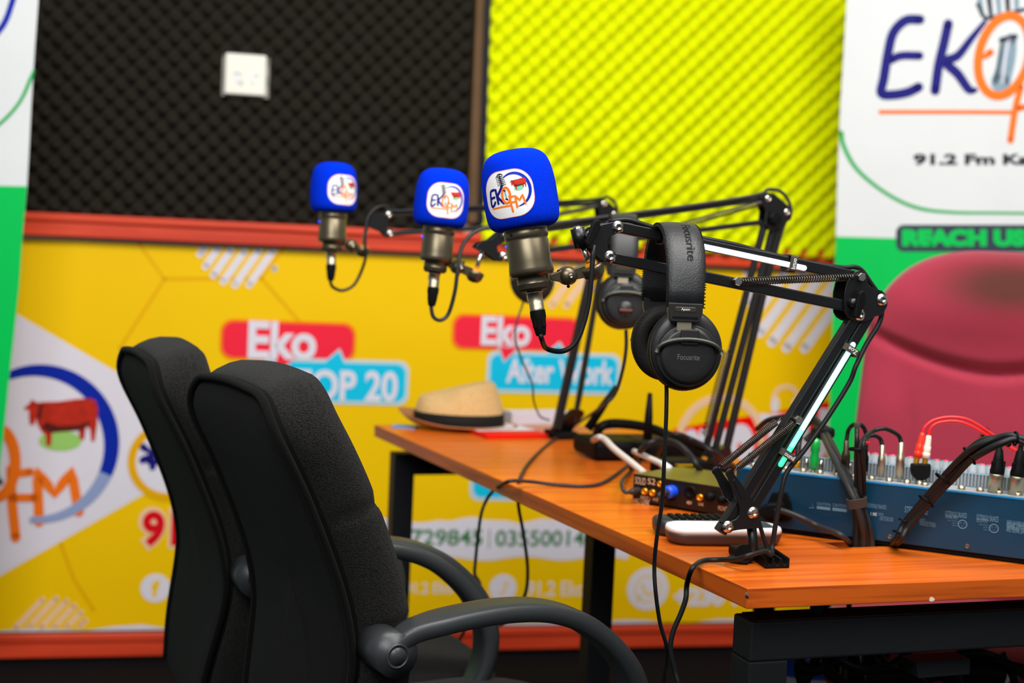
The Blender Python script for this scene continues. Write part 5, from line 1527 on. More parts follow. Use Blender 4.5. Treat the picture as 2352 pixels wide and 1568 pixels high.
# knobs: 5 rows of 20 with coloured caps
slope = (Vector((0, 0, .800))-Vector((0, 0, .866)))
def shelf(x, y): return mp_(x, y, .8545-.062*(y-.050)/(MDEP-.060))
protos = []
for cm in (cap_pink, cap_teal, cap_white, cap_blue):
    mb = MB(); b0 = shelf(.05, .075); mb.lathe([(.0058, 0), (.0055, .004), (.0046, .0045), (.0043, .0125), (.0, .0130)], b0, Vector((0, 0, 1)), knob_grey, 14)
    mb.lathe([(.0040, .0126), (.0038, .0142), (0, .0145)], b0, Vector((0, 0, 1)), cm, 12); protos.append(mb)
first = {}
random.seed(3)
for r_ in range(3):
    for i in range((36, 36, 26)[r_]):
        ci = (0 if r_ < 1 else (1 if r_ < 3 else random.choice((0, 2, 3)))) if random.random() > .25 else random.randrange(4)
        if ci not in first:
            o = protos[ci].build('knob', mt); first[ci] = o
        else: o = first[ci].copy(); COL.objects.link(o)
        p = shelf(.05, .075); q = shelf(.155+i*.0118+(r_ % 2)*.0055, .060+r_*.022); 
        o.location = Vector(first[ci].location) if False else Vector((0, 0, 0))+(WM[mt].inverted().to_3x3() @ (q-p))
# stubby posts / jacks on the left part of the shelf
for i in range(5):
    mb = MB(); c = mp_(.070+i*.020, .034, .836); mb.lathe([(.0035, 0), (.0035, .010), (.0030, .016), (.0, .0165)], c, Vector((0, 0, 1)), steel, 12); mb.build('toggle_switch', mt)
# power inlet plug on the rear panel
def mcube(name, x0, y0, x1, y1, out, m, bev=.002, parent=mt):
    pts_ = [mpx(*p) for p in ((x0, y1), (x1, y1), (x1, y0), (x0, y0))]
    mb = MB(); mb.prism([pf(*p) for p in pts_], 0, out, -MY, m, bev); return mb.build(name, parent)

mb = MB(); mb.prism([pf(*mpx(*p)) for p in ((1757, 1190), (1766, 1150), (1776, 1130), (1808, 1130), (1818, 1152), (1823, 1185), (1810, 1196), (1775, 1196))], 0, .004, -MY, soft_black, .001); mb.build('power_inlet', case)
pc_t = thing('power_cable', 'thick black power cord plugged into the left end of the mixer', 'cable', pf(*mpx(1790, 1180))-MY*.02)
mb = MB(); pa = pf(*mpx(1800, 1162))-MY*.004; mb.prism([pf(*mpx(*p)) for p in ((1746, 1162), (1775, 1150), (1805, 1150), (1812, 1170), (1800, 1186), (1765, 1184), (1748, 1176))], .004, .026, -MY, soft_black, .004, 3); mb.build('plug', pc_t)
hp = onz(1950, 1249, .75)
pts = [pf(*mpx(1790, 1164))-MY*.022, pf(*mpx(1820, 1170))-MY*.026, pf(*mpx(1855, 1184))-MY*.026, pf(*mpx(1890, 1203))-MY*.022, onz(1930, 1228, .770), onz(1952, 1248, .752), onz(1960, 1256, .735), onz(1962, 1262, .70), Vector((hp.x, hp.y, .4)), Vector((hp.x+.03, hp.y+.05, .02))]
cable('', pts, .0042, rubber_grey, 'cord', parent=pc_t)

# ------------------------------------------------------------------ connectors and cables at the mixer
_P = P


def CB(px, py, d):
    """point of a cable near the desk cut-out: lower points end inside it"""
    if py > 1245:
        b = onz(px, 1257, .75); b = Vector((b.x, b.y, 0))+Vector((E2.x, E2.y, 0))*.010
        return Vector((b.x, b.y, .752 if py < 1258 else .69))
    if py > 1030: return _P(px, py, d+.095*min(1, (py-1030)/170))
    return _P(px, py, d)


def jack(label, base, tip, bend_pts, grp=None, metal=nickel, sleeve=gunmetal, r=.0058, cr=.0030, tag_m=None):
    """jack plug standing in the mixer shelf with its own cord"""
    b = P(*base); tp = P(*tip); ax = (tp-b); L = ax.length; ax.normalize()
    t = thing('audio_cable', label, 'cable', b, grp)
    mb = MB(); mb.lathe([(.0, 0), (.0032, 0), (.0032, L*.10), (r, L*.12), (r, L*.5), (r*1.06, L*.52), (r*.96, L*.56), (r*.96, L*.62), (r*.7, L*.68), (r*.62, L*.98), (0, L)], b, ax, metal, 20); mb.build('plug', t)
    cable('', [tp-ax*.003]+[CB(*q) for q in bend_pts], cr, rubber, 'cord', parent=t)
    return t


def xlr(label, base, tip, bend_pts, grp=None, sc_=1.0, m=nickel):
    b = P(*base); tp = P(*tip); ax = (tp-b); L = ax.length; ax.normalize(); t = thing('audio_cable', label, 'cable', b, grp)
    R = .0095*sc_
    mb = MB(); mb.lathe([(0, 0), (R, 0), (R, L*.30), (R*1.04, L*.31), (R, L*.33), (R*1.04, L*.34), (R, L*.37), (R*1.05, L*.40), (R*.95, L*.42)], b, ax, m, 24); pg = mb.build('plug', t)
    mb = MB(); mb.lathe([(R*.98, L*.42), (R*1.0, L*.50), (R*.85, L*.60), (R*.72, L*.75), (R*.5, L*.98), (0, L)], b, ax, soft_black, 20)
    for k in range(3):
        a = k*2.1+.6; dv = (CR*math.cos(a)-CW*math.sin(a)); mb.box(b+ax*L*.60+dv*R*.86, (.0022, .006, L*.24), soft_black, dv, ax.cross(dv), ax, .0008)
    mb.build('boot', pg)
    cable('', [tp-ax*.003]+[CB(*q) for q in bend_pts], .0034, rubber, 'cord', parent=t)
    return t


MD = 1.86    # depth around the mixer shelf near x=2000
def md(px):  # depth of the shelf front edge at this pixel
    h = hit(px, 1100, mo+MY*.022, MY); return (h-CP).dot(CW)


xg = 'black cables strapped together in front of the mixer'
jack('black cable ending in a tall nickel jack plug, the right one of the pair', (2066, 1102, md(2066)), (2070, 1014, md(2070)-.0), [(2066, 1003, md(2068)), (2052, 992, md(2050)-.01), (2030, 984, md(2030)-.02), (2005, 990, md(2005)-.03), (1986, 1005, 1.87), (1975, 1030, 1.86), (1975, 1080, 1.84), (1978, 1140, 1.82), (1985, 1200, 1.80), (1995, 1251, 1.775), (1998, 1262, 1.78)])
jack('black cable ending in the left nickel jack plug of the pair', (2023, 1096, md(2023)), (2027, 1020, md(2027)), [(2022, 1008, md(2022)), (2008, 1000, md(2010)-.01), (1995, 1003, md(2000)-.02), (1985, 1012, 1.86), (1982, 1040, 1.85), (1984, 1090, 1.84), (1985, 1140, 1.83), (1990, 1200, 1.805), (2005, 1252, 1.775), (2008, 1262, 1.78)], r=.0052)
# left hand verticals
jack('black cable with a dark purple-ringed plug left of the tied vertical bundle', (1942, 1085, md(1942)), (1944, 1010, md(1944)), [(1948, 990, md(1944)), (1956, 978, md(1950)-.01), (1966, 976, md(1960)-.02), (1968, 1000, 1.87), (1966, 1060, 1.86), (1967, 1120, 1.84), (1972, 1180, 1.81), (1983, 1251, 1.775), (1985, 1262, 1.78)], metal=gun_dark)
jack('black cable with a black and orange plug right of the tied vertical bundle', (1983, 1090, md(1983)+.01), (1988, 1020, md(1988)+.01), [(1990, 1000, md(1990)), (1984, 982, md(1984)-.01), (1974, 974, md(1974)-.02), (1968, 990, 1.875), (1972, 1060, 1.86), (1970, 1130, 1.845), (1966, 1180, 1.82), (1972, 1251, 1.775), (1974, 1262, 1.78)], metal=soft_black)
mb = MB(); mb.tube([P(1986, 1020, md(1988)), P(1988, 1012, md(1988))], .0062, red_plug, 14, res=1)
tag(mb.build('cable_marker'), 'small orange marker band on the black plug beside the tied bundle', 'cable tie')
mb = MB(); c_ = P(1971, 1031, 1.865)
mb.lathe([(.011, -.002), (.0125, -.002), (.0125, .002), (.011, .002), (.011, -.002)], c_, CU, soft_black, 18); tag(mb.build('cable_tie'), 'black tie round the vertical cables beside the jack plugs', 'cable tie')
# big bundle from behind over the mixer's left part
bp = [[(1800, 985, 2.3), (1835, 962, 2.24), (1865, 965, 2.2), (1885, 990, 2.12), (1905, 1030, 2.0), (1930, 1080, 1.9), (1950, 1120, 1.84), (1966, 1155, 1.81), (1980, 1205, 1.79), (1992, 1251, 1.775), (1994, 1262, 1.78)],
      [(1840, 985, 2.2), (1866, 968, 2.2), (1892, 988, 2.12), (1912, 1028, 2.0), (1938, 1078, 1.91), (1958, 1118, 1.845), (1972, 1150, 1.815), (1986, 1200, 1.795), (2002, 1251, 1.775), (2004, 1262, 1.78)],
      [(1850, 1010, 2.2), (1870, 995, 2.2), (1893, 1000, 2.13), (1918, 1040, 2.01), (1944, 1085, 1.92), (1964, 1130, 1.85), (1978, 1160, 1.82), (1994, 1205, 1.80), (2012, 1251, 1.775), (2014, 1262, 1.78)],
      [(1740, 985, 2.3), (1765, 965, 2.26), (1800, 958, 2.24), (1850, 948, 2.2), (1880, 970, 2.15), (1900, 1000, 2.08), (1926, 1050, 1.97), (1950, 1100, 1.87), (1962, 1150, 1.82), (1968, 1200, 1.80), (1975, 1251, 1.775), (1977, 1262, 1.78)]]
for i, b in enumerate(bp):
    cable('thick black cable arching over the left end of the mixer into the desk cut-out', [CB(*q) for q in b], .0048, rubber if i % 2 else rubber_grey, group='thick black cables over the left end of the mixer')
mb = MB(); mb.ball(P(1890, 993, 2.11), .013, soft_black, sc=(1.1, 1, .9)); mb.box(P(1890, 993, 2.10), (.032, .026, .016), soft_black, CR, CW, CU, .005, 3); tag(mb.build('velcro_strap'), 'black strap tying the arching cables against the green banner', 'cable strap')
mb = MB(); c_ = CB(1968, 1154, 1.815); dax = (CB(1966, 1100, 1.83)-CB(1972, 1200, 1.80)).normalized(); wx = dax.cross(CW).normalized()
pts_ = rrect(.0235, .020, .008, 5); vs = [c_+wx*x+CW*y+dax*(s_*.0068) for s_ in (-1, 1) for x, y in pts_]; n_ = len(pts_)
mb.add(vs, [[k, (k+1) % n_, n_+(k+1) % n_, n_+k] for k in range(n_)], velcro); mb.text('Zo', -.008, -.004, .006, .006, white_print, lambda x, y: c_+(-wx if wx.dot(CR) < 0 else wx)*x+dax*y-CW*.0104, .02)
so_ = mb.build('velcro_strap'); md_ = so_.modifiers.new('s', 'SOLIDIFY'); md_.thickness = .0015; tag(so_, 'grey velcro strap round the cable bundle in front of the mixer', 'cable strap')

# right bundle: cables from the far right down to the cut-out, with zip ties
rb = [[(2400, 1012, 1.72), (2352, 1008, 1.73), (2320, 1000, 1.74), (2290, 1006, 1.75), (2250, 1022, 1.76), (2215, 1045, 1.77), (2180, 1080, 1.77), (2150, 1115, 1.77), (2110, 1160, 1.765), (2075, 1205, 1.76), (2062, 1235, 1.76), (2058, 1256, 1.765)],
      [(2400, 1030, 1.72), (2352, 1016, 1.73), (2330, 1008, 1.735), (2295, 1020, 1.74), (2255, 1040, 1.75), (2225, 1060, 1.76), (2190, 1098, 1.76), (2160, 1128, 1.76), (2120, 1172, 1.755), (2085, 1212, 1.75), (2070, 1238, 1.75), (2066, 1256, 1.755)],
      [(2300, 1012, 1.76), (2285, 1006, 1.76), (2255, 1012, 1.77), (2225, 1034, 1.78), (2190, 1072, 1.78), (2155, 1108, 1.78), (2118, 1152, 1.775), (2080, 1198, 1.77), (2066, 1230, 1.77), (2062, 1256, 1.775)],
      [(2320, 1020, 1.75), (2300, 1012, 1.75), (2262, 1030, 1.76), (2232, 1050, 1.765), (2186, 1088, 1.768), (2158, 1120, 1.765), (2114, 1168, 1.76), (2080, 1210, 1.758), (2067, 1238, 1.758), (2063, 1257, 1.76)]]
for i, b in enumerate(rb):
    cable('one of the black cables zip-tied in a long bundle across the right of the mixer', [CB(*q) for q in b], .0044, rubber, group='zip-tied black cables across the right of the mixer')
for (px, py, d, dx, dy, R) in ((2165, 1100, 1.768, -1, 1.1, .0108), (2127, 1150, 1.765, -1, 1.2, .0108), (2068, 1195+2, 1.762, -.5, 1.2, .0085), (2058, 1222, 1.76, -.2, 1, .0085), (2221, 1036, 1.775, -1, .8, .006), (2232, 1055, 1.757, -1, .7, .006), (2332, 1006, 1.735, -1, -.1, .008)):
    ax = (CR*dx-CU*dy).normalized(); mb = MB()
    if (px, py) == (2068, 1197): px = 2069+10
    if (px, py) == (2058, 1222): px = 2066
    mb.lathe([(R*.92, -.0012), (R*1.08, -.0012), (R*1.08, .0012), (R*.92, .0012), (R*.92, -.0012)], CB(px, py, d), ax, soft_black, 18)
    mb.box(CB(px, py, d)+ax.cross(CW).normalized()*R, (.003, .003, .003), soft_black, bev=.0005)
    tag(mb.build('cable_tie'), 'black zip tie round the long cable bundle across the mixer', 'cable tie', 'zip ties on the long bundle across the mixer')
xlr('black cable with a nickel XLR plug, left one of the two at the right', (2285, 1130, md(2285)), (2296, 1030, md(2296)), [(2298, 1020, md(2296)), (2304, 1010, md(2300)-.005), (2320, 1008, md(2320)-.01), (2352, 1012, md(2350)-.02), (2420, 1030, 1.74)])
xlr('black cable with a nickel XLR plug, cut by the right picture edge', (2331, 1138, md(2331)), (2344, 1032, md(2344)), [(2346, 1022, md(2346)), (2356, 1015, md(2350)-.005), (2400, 1025, md(2350)-.02), (2440, 1060, 1.75)])
jack('black cable with a small gold plug at the left end of the mixer', (1831, 1075, md(1831)), (1832, 1050, md(1831)), [(1833, 1035, md(1831)), (1835, 1015, md(1831)+.01), (1838, 1000, md(1831)+.04), (1835, 985, md(1831)+.10)], metal=gold, r=.0045, cr=.004)
# green plug
t = thing('audio_plug', 'translucent green plug standing in the mixer', 'plug', P(1869, 1080, md(1869)))
mb = MB(); b_ = P(1868, 1078, md(1869)); tp_ = P(1875, 1005, md(1869)); ax = (tp_-b_); L = ax.length; ax.normalize()
mb.lathe([(0, 0), (.0062, .001), (.0058, L*.2), (.0066, L*.35), (.0052, L*.5), (.0066, L*.62), (.0066, L*.85), (.0045, L*.96), (0, L)], b_, ax, green_plug, 20); mb.build('handle', t)
mb = MB(); mb.tube([b_-ax*.01, b_+ax*.002], .003, nickel, 12, res=1); mb.build('tip', t)
# RCA adapter with red and cream plugs and red twin cable
t = thing('audio_adapter', 'black adapter plugged into the mixer under the red and cream plugs', 'adapter', P(2114, 1104, md(2114)))
mb = MB(); N_ = -CW; dpt_ = md(2114)
mb.prism([P(x, y, dpt_) for x, y in ((2094, 1064), (2135, 1064), (2135, 1080), (2132, 1095), (2122, 1101), (2105, 1101), (2096, 1092), (2093, 1078))], -.008, .008, N_, soft_black, .002); mb.build('housing', t)
mb = MB(); mb.lathe([(.0055, 0), (.0055, .006), (.004, .007)], P(2112, 1113, dpt_), CU, nickel, 14); mb.build('jack_tip', t)
for (bx_, by_, tx_, ty_, m_p, nm, lab, bend) in ((2107, 1050, 2120, 992, red_plug, 'audio_cable', 'red cable with a red plug, arching over the mixer to the right', [(2125, 980), (2145, 965), (2180, 958), (2220, 963), (2260, 985), (2310, 1020), (2352, 1046), (2420, 1080)]),
                                                  (2126, 1052, 2134, 998, cream_plug, 'audio_cable', 'red cable with a cream white plug beside the red plug', [(2137, 985), (2152, 972), (2185, 967), (2215, 972), (2255, 992), (2300, 1018), (2345, 1040), (2420, 1070)])):
    tt = thing(nm, lab, 'cable', P(bx_, by_, dpt_)); b_ = P(bx_, by_, dpt_); tp_ = P(tx_, ty_, dpt_); ax = tp_-b_; L = ax.length; ax.normalize()
    pr = [(.0, 0), (.0052, 0), (.0054, L*.22), (.0046, L*.25), (.0050, L*.28), (.0050, L*.5)]
    for k in range(5): pr += [(.0040, L*(.54+k*.08)), (.0046-.0003*k, L*(.58+k*.08))]
    pr += [(.0028, L*.96), (0, L)]
    mb = MB(); mb.lathe(pr, b_, ax, m_p, 18); pg = mb.build('plug', tt)
    mb = MB(); mb.lathe([(.0038, -.008), (.0038, .001)], b_, ax, gold, 14); mb.build('collar', pg)
    cable('', [tp_-ax*.002]+[P(x, y, dpt_-.001*i) for i, (x, y) in enumerate(bend)], .0022, red_rub, 'cord', parent=tt)

# ------------------------------------------------------------------ audio interface
I0 = onz(1455, 1150, .752); I1 = onz(1690, 1190, .752); IX = (I1-I0); IX.z = 0; IL = .150; IX.normalize(); IY = Vector((-IX.y, IX.x, 0))
it = thing('audio_interface', 'flat black audio interface with gold sockets and a blue plug on the desk', 'audio interface', Vector((I0.x, I0.y, .75))+IX*.08+IY*.06)
ih = .040; idp = .13; ilen = .185
mb = MB(); c_ = Vector((I0.x, I0.y, .754+ih/2))+IX*ilen/2+IY*idp/2; mb.box(c_, (ilen, idp, ih), iface_top, IX, IY, bev=.002); cs_ = mb.build('case', it)
mb = MB(); mb.box(Vector((I0.x, I0.y, .754+ih/2))+IX*ilen/2-IY*.0015, (ilen, .003, ih), iface_f, IX, IY, bev=.0008); fp = mb.build('front_panel', it)
mb = MB()
for a in (.015, ilen-.015):
    for b in (.015, idp-.015): mb.lathe([(.006, 0), (.006, .005)], Vector((I0.x, I0.y, .75))+IX*a+IY*b, Vector((0, 0, 1)), soft_black, 12)
mb.build('foot', it)
IO = Vector((I0.x, I0.y, .754))
def ipx(px, py): h = hit(px, py, IO-IY*.003, IY); return h
def ixy(px, py): h = ipx(px, py)-IO; return h.dot(IX), h.z
for (px, py, r_, nm, m_, ln2) in ((1482, 1128, .0052, 'gold_socket', gold, .004), (1500, 1131, .0052, 'gold_socket', gold, .004), (1609, 1142, .0052, 'gold_socket', gold, .004), (1516, 1111, .0048, 'gold_socket', gold, .002), (1586, 1130, .010, 'black_socket', soft_black, .002), (1634, 1140, .0068, 'knob', soft_black, .011), (1662, 1146, .0062, 'knob', soft_black, .011)):
    mb = MB(); mb.lathe([(r_, 0), (r_*.95, ln2), (r_*.6, ln2+.0006), (r_*.55, ln2*.5), (0, ln2*.5)] if 'socket' in nm else [(r_, 0), (r_*.9, ln2), (0, ln2+.0008)], ipx(px, py), -IY, m_, 20); mb.build(nm, it)
mb = MB(); pfi = lambda x, y: IO+IX*x+Vector((0, 0, y))-IY*.0036
for (s_, x0, y0, x1, y1) in (('SOLID', 1459, 1098, 1484, 1110), ('S2', 1488, 1100, 1506, 1111), ('INPUT 1', 1472, 1141, 1494, 1146), ('HI-Z', 1500, 1144, 1512, 1149), ('MIC / LINE', 1456, 1149, 1492, 1154), ('48V', 1577, 1151, 1590, 1157), ('LINE', 1604, 1155, 1616, 1160), ('MONITOR', 1650, 1165, 1680, 1171)):
    a = ixy(x0, y1); b = ixy(x1, y0); mb.text(s_, a[0], a[1], b[0]-a[0], b[1]-a[1], cream, pfi, 0)
mb.build('front_print', fp)
t = thing('audio_cable', 'grey cable with a bright blue plug in the front of the audio interface', 'cable', ipx(1545, 1128)-IY*.02)
mb = MB(); c_ = ipx(1545, 1128); mb.lathe([(.0095, 0), (.0098, .012), (.008, .016), (.0055, .017)], c_, -IY, blue_cap, 20); mb.lathe([(.0055, .015), (.005, .028), (.0035, .030), (0, .030)], c_, -IY, rubber_grey, 14); mb.build('plug', t)
q0 = c_-IY*.026
cable('', [q0, q0-IY*.012-Vector((0, 0, .003)), onz(1540, 1150, .762), onz(1580, 1162, .756), onz(1625, 1172, .7545), onz(1670, 1180, .7545), onz(1720, 1178, .7545), onz(1760, 1168, .7545)], .0034, rubber_grey, 'cord', parent=t)
t = thing('audio_cable', 'dark cable with a black plug at the left end of the audio interface', 'cable', ipx(1466, 1126)-IY*.02)
mb = MB(); c_ = ipx(1466, 1126); mb.lathe([(.0056, 0), (.0054, .016), (.0035, .022), (0, .023)], c_, -IY, rubber_grey, 14); mb.build('plug', t)
q0 = c_-IY*.020; cable('', [q0, q0-IY*.008-IX*.006, ipx(1440, 1110)+IX*-.01, onz(1440, 1090, .758), onz(1470, 1060, .754)], .0028, rubber_grey, 'cord', parent=t)

# ------------------------------------------------------------------ white remote and black keypad
W0 = onz(1548, 1251, .752); W1 = onz(1800, 1253, .752); WX_ = (W1-W0); wl = WX_.length+.006; WX_.normalize(); WY_ = Vector((-WX_.y, WX_.x, 0))
t = thing('remote_control', 'white-topped remote control with a brown underside at the foot of the arm', 'remote control', (W0+W1)/2+WY_*.025)
def slab(O, X, Y, w_, d_, layers, m, r_):
    mb = MB(); pts_ = rrect(w_, d_, r_, 8); vs = []
    for s_, z in layers:
        for x, y in pts_: vs.append(O+X*(x*s_[0])+Y*(y*s_[1])+Vector((0, 0, z)))
    n_ = len(pts_); mb.add(vs, [[i*n_+k, i*n_+(k+1) % n_, (i+1)*n_+(k+1) % n_, (i+1)*n_+k] for i in range(len(layers)-1) for k in range(n_)]+[list(range(n_))[::-1], [(len(layers)-1)*n_+k for k in range(n_)]], m, True); return mb
wc = (W0+W1)/2+WY_*.026; wc.z = .7505
o = slab(wc, WX_, WY_, wl, .056, [((.90, .8), 0), ((.97, .93), .004), ((1, 1), .012), ((1, 1), .016)], phone_b, .024).build('base', t)
mb = slab(wc, WX_, WY_, wl, .056, [((1, 1), .016), ((1.0, 1.0), .0195), ((.985, .96), .0225), ((.95, .9), .0235)], phone_w, .024); tp = mb.build('top_shell', t)
mb = MB(); ft_ = lambda x, y: wc+WX_*x+WY_*y+Vector((0, 0, .0242))
mb.poly([ft_(x, y) for x, y in rrect(.030, .036, .006, 4, .050, 0)], phone_g)
mb.build('screen', tp)
for i in range(4):
    for j in range(3):
        mb = MB(); mb.box(ft_(-.045+i*.016, -.012+j*.012), (.010, .006, .0012), phone_w, WX_, WY_, bev=.0005); mb.build('button', tp)
t = thing('keypad', 'black keypad with small raised keys lying behind the white remote', 'keypad', onz(1610, 1228, .75)+Vector((0, .02, 0)))
kc = onz(1608, 1233, .7505)+WY_*.022
o = slab(kc, WX_, WY_, .118, .052, [((.9, .85), 0), ((.98, .95), .005), ((1, 1), .012), ((1, 1), .019), ((.96, .93), .022)], key_blk, .02).build('base', t)
for i in range(8):
    for j in range(3):
        mb = MB(); mb.box(kc+WX_*(-.033+i*.011)+WY_*(-.013+j*.012)+Vector((0, 0, .0235)), (.0075, .0075, .004), soft_black, WX_, WY_, bev=.001); mb.build('key', t)
mb = MB(); mb.box(kc+WX_*.052+WY_*-.012+Vector((0, 0, .0232)), (.008, .006, .003), blue_cap, WX_, WY_, bev=.0008); mb.build('blue_key', t)

# ------------------------------------------------------------------ hat, box and card
hc_ = onz(1045, 992, .75)+Vector((.0, .075, 0))
hx = (onz(1180, 1000, .75)-onz(925, 985, .75)).normalized(); hy = Vector((-hx.y, hx.x, 0))
t = thing('fedora_hat', 'tan straw fedora with a black band at the far end of the desk', 'hat', hc_)
def hatpt(x, y, z): return hc_+hx*x+hy*y+Vector((0, 0, z))
# crown
mb = MB(); seg = 48; vs = []; lay = [(0, 1.0, .012), (0, .995, .03), (.12, .97, .045), (.3, .92, .060), (.5, .86, .072), (.7, .76, .084), (.85, .62, .088), (.95, .40, .085), (1.0, .15, .078), (1, .001, .075)]
for (f_, s_, z) in lay:
    for k in range(seg):
        a = 2*PI*k/seg; x = .094*s_*math.cos(a); y = .075*s_*math.sin(a)
        zz = z
        if f_ > .6: zz += .014*(x/.094)+ .0  # higher at the front (right)
        if f_ > .1: zz += .012*(x/.094)*f_
        # side dents near the front and the long crease
        if 0.2 < f_ < .99:
            y *= 1-.50*math.exp(-((x+.035)/.034)**2)*f_*(1 if y < 0 else .8)
        if f_ > .9: zz -= .018*math.exp(-(y/.02)**2)
        vs.append(hatpt(x-.004*f_*4*0+.004, y, zz))
mb.add(vs, [[i*seg+k, i*seg+(k+1) % seg, (i+1)*seg+(k+1) % seg, (i+1)*seg+k] for i in range(len(lay)-1) for k in range(seg)], straw, True); mb.build('crown', t, sub=1)
mb = MB(); vs = []
for (s_, z) in ((1.012, .010), (1.018, .012), (1.008, .034), (.985, .034)):
    for k in range(seg): a = 2*PI*k/seg; vs.append(hatpt(.094*s_*math.cos(a)+.004, .075*s_*math.sin(a), z))
mb.add(vs, [[i*seg+k, i*seg+(k+1) % seg, (i+1)*seg+(k+1) % seg, (i+1)*seg+k] for i in range(3) for k in range(seg)], band_m, True); mb.build('hat_band', t)
mb = MB(); vs = []
for (s_, dz) in ((1.0, .006), (1.15, .004), (1.32, .006), (1.36, .0045), (1.32, .003), (1.15, .001), (1.0, .003)):
    for k in range(seg):
        a = 2*PI*k/seg; x = .094*s_*math.cos(a); y = .075*s_*math.sin(a); q = (s_-1)/.36
        z = .004+dz+q*(.022*max(0, -math.cos(a))**1.5-.004*max(0, math.cos(a)))+.004*q
        vs.append(hatpt(x+.004, y, z))
mb.add(vs, [[i*seg+k, i*seg+(k+1) % seg, (i+1)*seg+(k+1) % seg, (i+1)*seg+k] for i in range(6) for k in range(seg)], brim_m, True); mb.build('brim', t)
# red and white folder under the brim
b0 = onz(1120, 1008, .75); b1 = onz(1268, 1006, .75); bX = (b1-b0).normalized(); bY = Vector((-bX.y, bX.x, 0))
mb = MB(); mb.box(b0+bX*.065+bY*.085+Vector((0, 0, .0045)), (.135, .17, .008), card_red, bX, bY, bev=.001)
mb.poly([b0+bX*x+bY*y+Vector((0, 0, .0092)) for x, y in ((-.0, .05), (.13, .05), (.13, .165), (0, .165))], card_white)
tag(mb.build('folder'), 'thin red and white folder lying beside the straw hat', 'folder')
b0 = onz(905, 984, .75)
mb = MB(); mb.box(b0+Vector((.02, .03, .0015)), (.05, .05, .002), card_blue, hx, hy); tag(mb.build('paper_card'), 'small pale blue card sticking out left of the hat brim', 'card')
mb = MB(); p = [onz(1165, 985, .75)+Vector((0, .1, 0)), onz(1300, 985, .75)+Vector((0, .1, 0))]
mb.box((p[0]+p[1])/2+Vector((0, .0, .014)), (.14, .05, .028), card_white, bX, bY, bev=.001); tag(mb.build('paper_box'), 'low white box standing behind the red folder', 'box')

# ------------------------------------------------------------------ router with antennas, cable coil, light cables
rp = onz(1470, 1058, .75)+Vector((0, .05, 0)); rX = E1; rY = EP
t = thing('wifi_router', 'black wireless router with upright antennas behind the audio interface', 'router', rp)
mb = MB(); mb.box(rp+Vector((0, 0, .020)), (.22, .12, .034), soft_black, rX, rY, bev=.010, seg=3); bd = mb.build('body', t)
mb = MB(); mb.box(rp+Vector((.03, 0, .0378)), (.10, .05, .001), frame_rust, rX, rY); mb.build('top_panel', bd)
for (bx_, tx_, dd) in (((1350, 985), (1416, 886), 2.62), ((1487, 1010), (1493, 902), 2.50)):
    a = P(*bx_, dd); b = P(*tx_, dd); mb = MB(); mb.tube([a, a.lerp(b, .5), b], [.0085, .0075, .0042], soft_black, 10, res=1, smooth=True); mb.build('antenna', t)
cable('thick black flex curving over the router behind the audio interface', [onz(1372, 1010, .76), P(1375, 985, 2.6), P(1400, 973, 2.6), P(1450, 975, 2.58), P(1500, 985, 2.55), P(1545, 1003, 2.52), P(1600, 1020, 2.48), onz(1660, 1050, .76)], .009, soft_black, 'power_cable')
cable('black cable loop lying right of the router', [onz(1450, 1075, .757), P(1475, 1030, 2.3), P(1510, 1012, 2.28), P(1550, 1016, 2.26), P(1580, 1040, 2.24), P(1605, 1075, 2.22), onz(1630, 1110, .757)], .0050, rubber, 'power_cable')
cable('second black cable loop arching beside the base of the middle arm', [onz(1500, 1062, .757), P(1540, 1000, 2.4), P(1590, 1010, 2.4), P(1640, 1040, 2.36), onz(1700, 1080, .757)], .0045, rubber, 'power_cable')
t = thing('power_adapter', 'black power adapter lying between the router and the middle arm', 'adapter', onz(1560, 1075, .75))
mb = MB(); mb.box(onz(1560, 1075, .768), (.09, .05, .034), soft_black, rX, rY, bev=.006, seg=3); mb.build('housing', t)
mb = MB(); mb.box(onz(1575, 1068, .7855), (.03, .02, .001), gold, rX, rY); mb.build('rating_label', t)
mb = MB(); mb.tube([onz(1352, 1040, .757), onz(1358, 1018, .765), P(1372, 1005, 2.42), P(1388, 1008, 2.38), P(1410, 1030, 2.33), P(1450, 1062, 2.26), P(1478, 1085, 2.22)], [.0055]*7, white_cab, 10, res=6)
tag(mb.build('flat_cable'), 'pale grey cable bending over the desk left of the interface', 'cable')
mb = MB(); mb.tube([P(1456, 1036, 2.34), P(1500, 1056, 2.28), P(1522, 1066, 2.25)], .005, white_cab, 10, res=3); mb.tube([P(1520, 1065, 2.25), P(1537, 1076, 2.23)], .0062, cap_white, 10, res=1)
tag(mb.build('network_cable'), 'pale cable with a white tip just above the interface', 'cable')

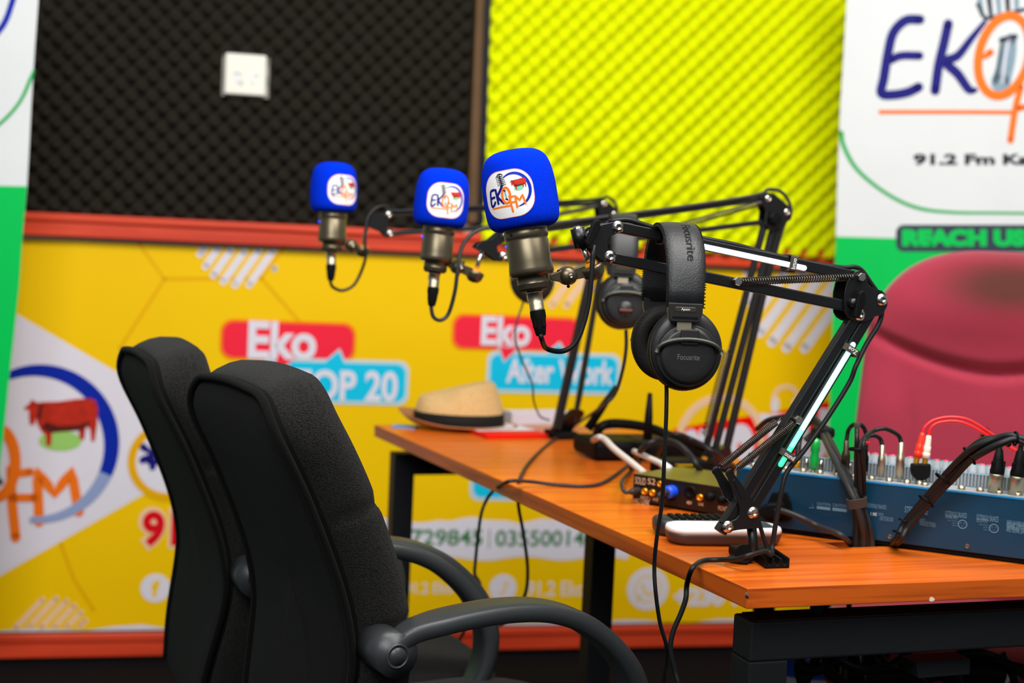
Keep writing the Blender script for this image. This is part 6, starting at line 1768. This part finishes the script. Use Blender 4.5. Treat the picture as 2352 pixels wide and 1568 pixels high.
# ------------------------------------------------------------------ under the desk
ub = 'black cables hanging under the desk frame'
for i, pts in enumerate(([(1845, 1490, 2.0), (1835, 1530, 2.0), (1850, 1600, 2.0)], [(1880, 1480, 2.0), (1868, 1530, 2.0), (1848, 1570, 2.0), (1840, 1640, 2.0)], [(1835, 1520, 2.0), (1865, 1540, 1.98), (1895, 1530, 1.98), (1925, 1500, 2.0), (1940, 1480, 2.0)],
                         [(1895, 1500, 2.02), (1900, 1540, 2.0), (1925, 1560, 2.0), (1960, 1590, 2.0)], [(1925, 1515, 1.96), (1975, 1538, 1.94), (2030, 1534, 1.94), (2070, 1512, 1.96)], [(1985, 1490, 2.0), (2030, 1545, 2.0), (2060, 1600, 2.0)],
                         [(2010, 1490, 2.05), (2060, 1560, 2.05), (2110, 1620, 2.05)], [(2190, 1506, 1.9), (2240, 1497, 1.9), (2290, 1510, 1.92), (2340, 1540, 1.92), (2380, 1570, 1.92)], [(2190, 1512, 1.92), (2250, 1504, 1.92), (2330, 1530, 1.92), (2390, 1540, 1.92)],
                         [(2100, 1545, 2.0), (2140, 1535, 2.0), (2190, 1550, 2.0), (2220, 1600, 2.0)], [(2180, 1520, 2.0), (2200, 1560, 2.0), (2240, 1640, 2.0)], [(2300, 1500, 1.95), (2330, 1560, 1.95), (2345, 1640, 1.95)],
                         [(1950, 1480, 2.1), (1960, 1540, 2.1), (1945, 1640, 2.1)], [(1915, 1470, 2.15), (1930, 1540, 2.15), (1975, 1640, 2.15)], [(2040, 1470, 2.1), (2020, 1540, 2.1), (2050, 1640, 2.1)], [(2080, 1480, 2.15), (2070, 1550, 2.15), (2010, 1640, 2.15)],
                         [(1990, 1560, 2.0), (2050, 1550, 2.0), (2110, 1570, 2.0), (2160, 1640, 2.0)], [(2000, 1470, 2.12), (1990, 1540, 2.12), (1960, 1600, 2.12)], [(2120, 1560, 2.1), (2150, 1548, 2.1), (2200, 1556, 2.1), (2260, 1590, 2.1)])):
    cable('one of the tangled black cables hanging below the steel beam', [P(*q) for q in pts], .0075 if i < 4 else (.006 if i < 12 else .011), soft_black, group=ub)
mb = MB(); mb.tube([P(1976, 1440, 2.3), P(1973, 1700, 2.34)], .006, pipe_m, 12, res=1); tag(mb.build('steel_rod'), 'thin pale upright rod visible below the desk beam', 'rod')
t = thing('plastic_tub', 'bright blue tub glimpsed through the cables under the desk', 'tub', Vector((P(1852, 1560, 2.5).x, P(1852, 1560, 2.5).y, 0)))
tb = WM[t].translation
mb = MB(); mb.lathe([(0, .0), (.08, .0), (.105, .455), (.109, .46), (.103, .463), (.099, .45), (.075, .01)], tb, (0, 0, 1), tub_blue, 28); mb.build('bucket', t)
mb = MB(); mb.lathe([(.10, .41), (.1055, .41), (.1062, .425), (.10, .425)], tb+Vector((0, 0, .0)), (0, 0, 1), cap_white, 28); mb.build('rim', t)
t = thing('cable_duct', 'black padded cable hose in front of the burgundy seat', 'cable', P(2240, 1545, 2.1))
mb = MB(); mb.tube([P(2170, 1538, 2.08), P(2230, 1540, 2.08), P(2305, 1548, 2.08)], .022, soft_black, 14, res=4); mb.build('sleeve', t)
mb = MB(); mb.tube([P(2300, 1547, 2.08), P(2308, 1549, 2.08)], .0225, cream_plug, 14, res=1); mb.build('end_ring', t)
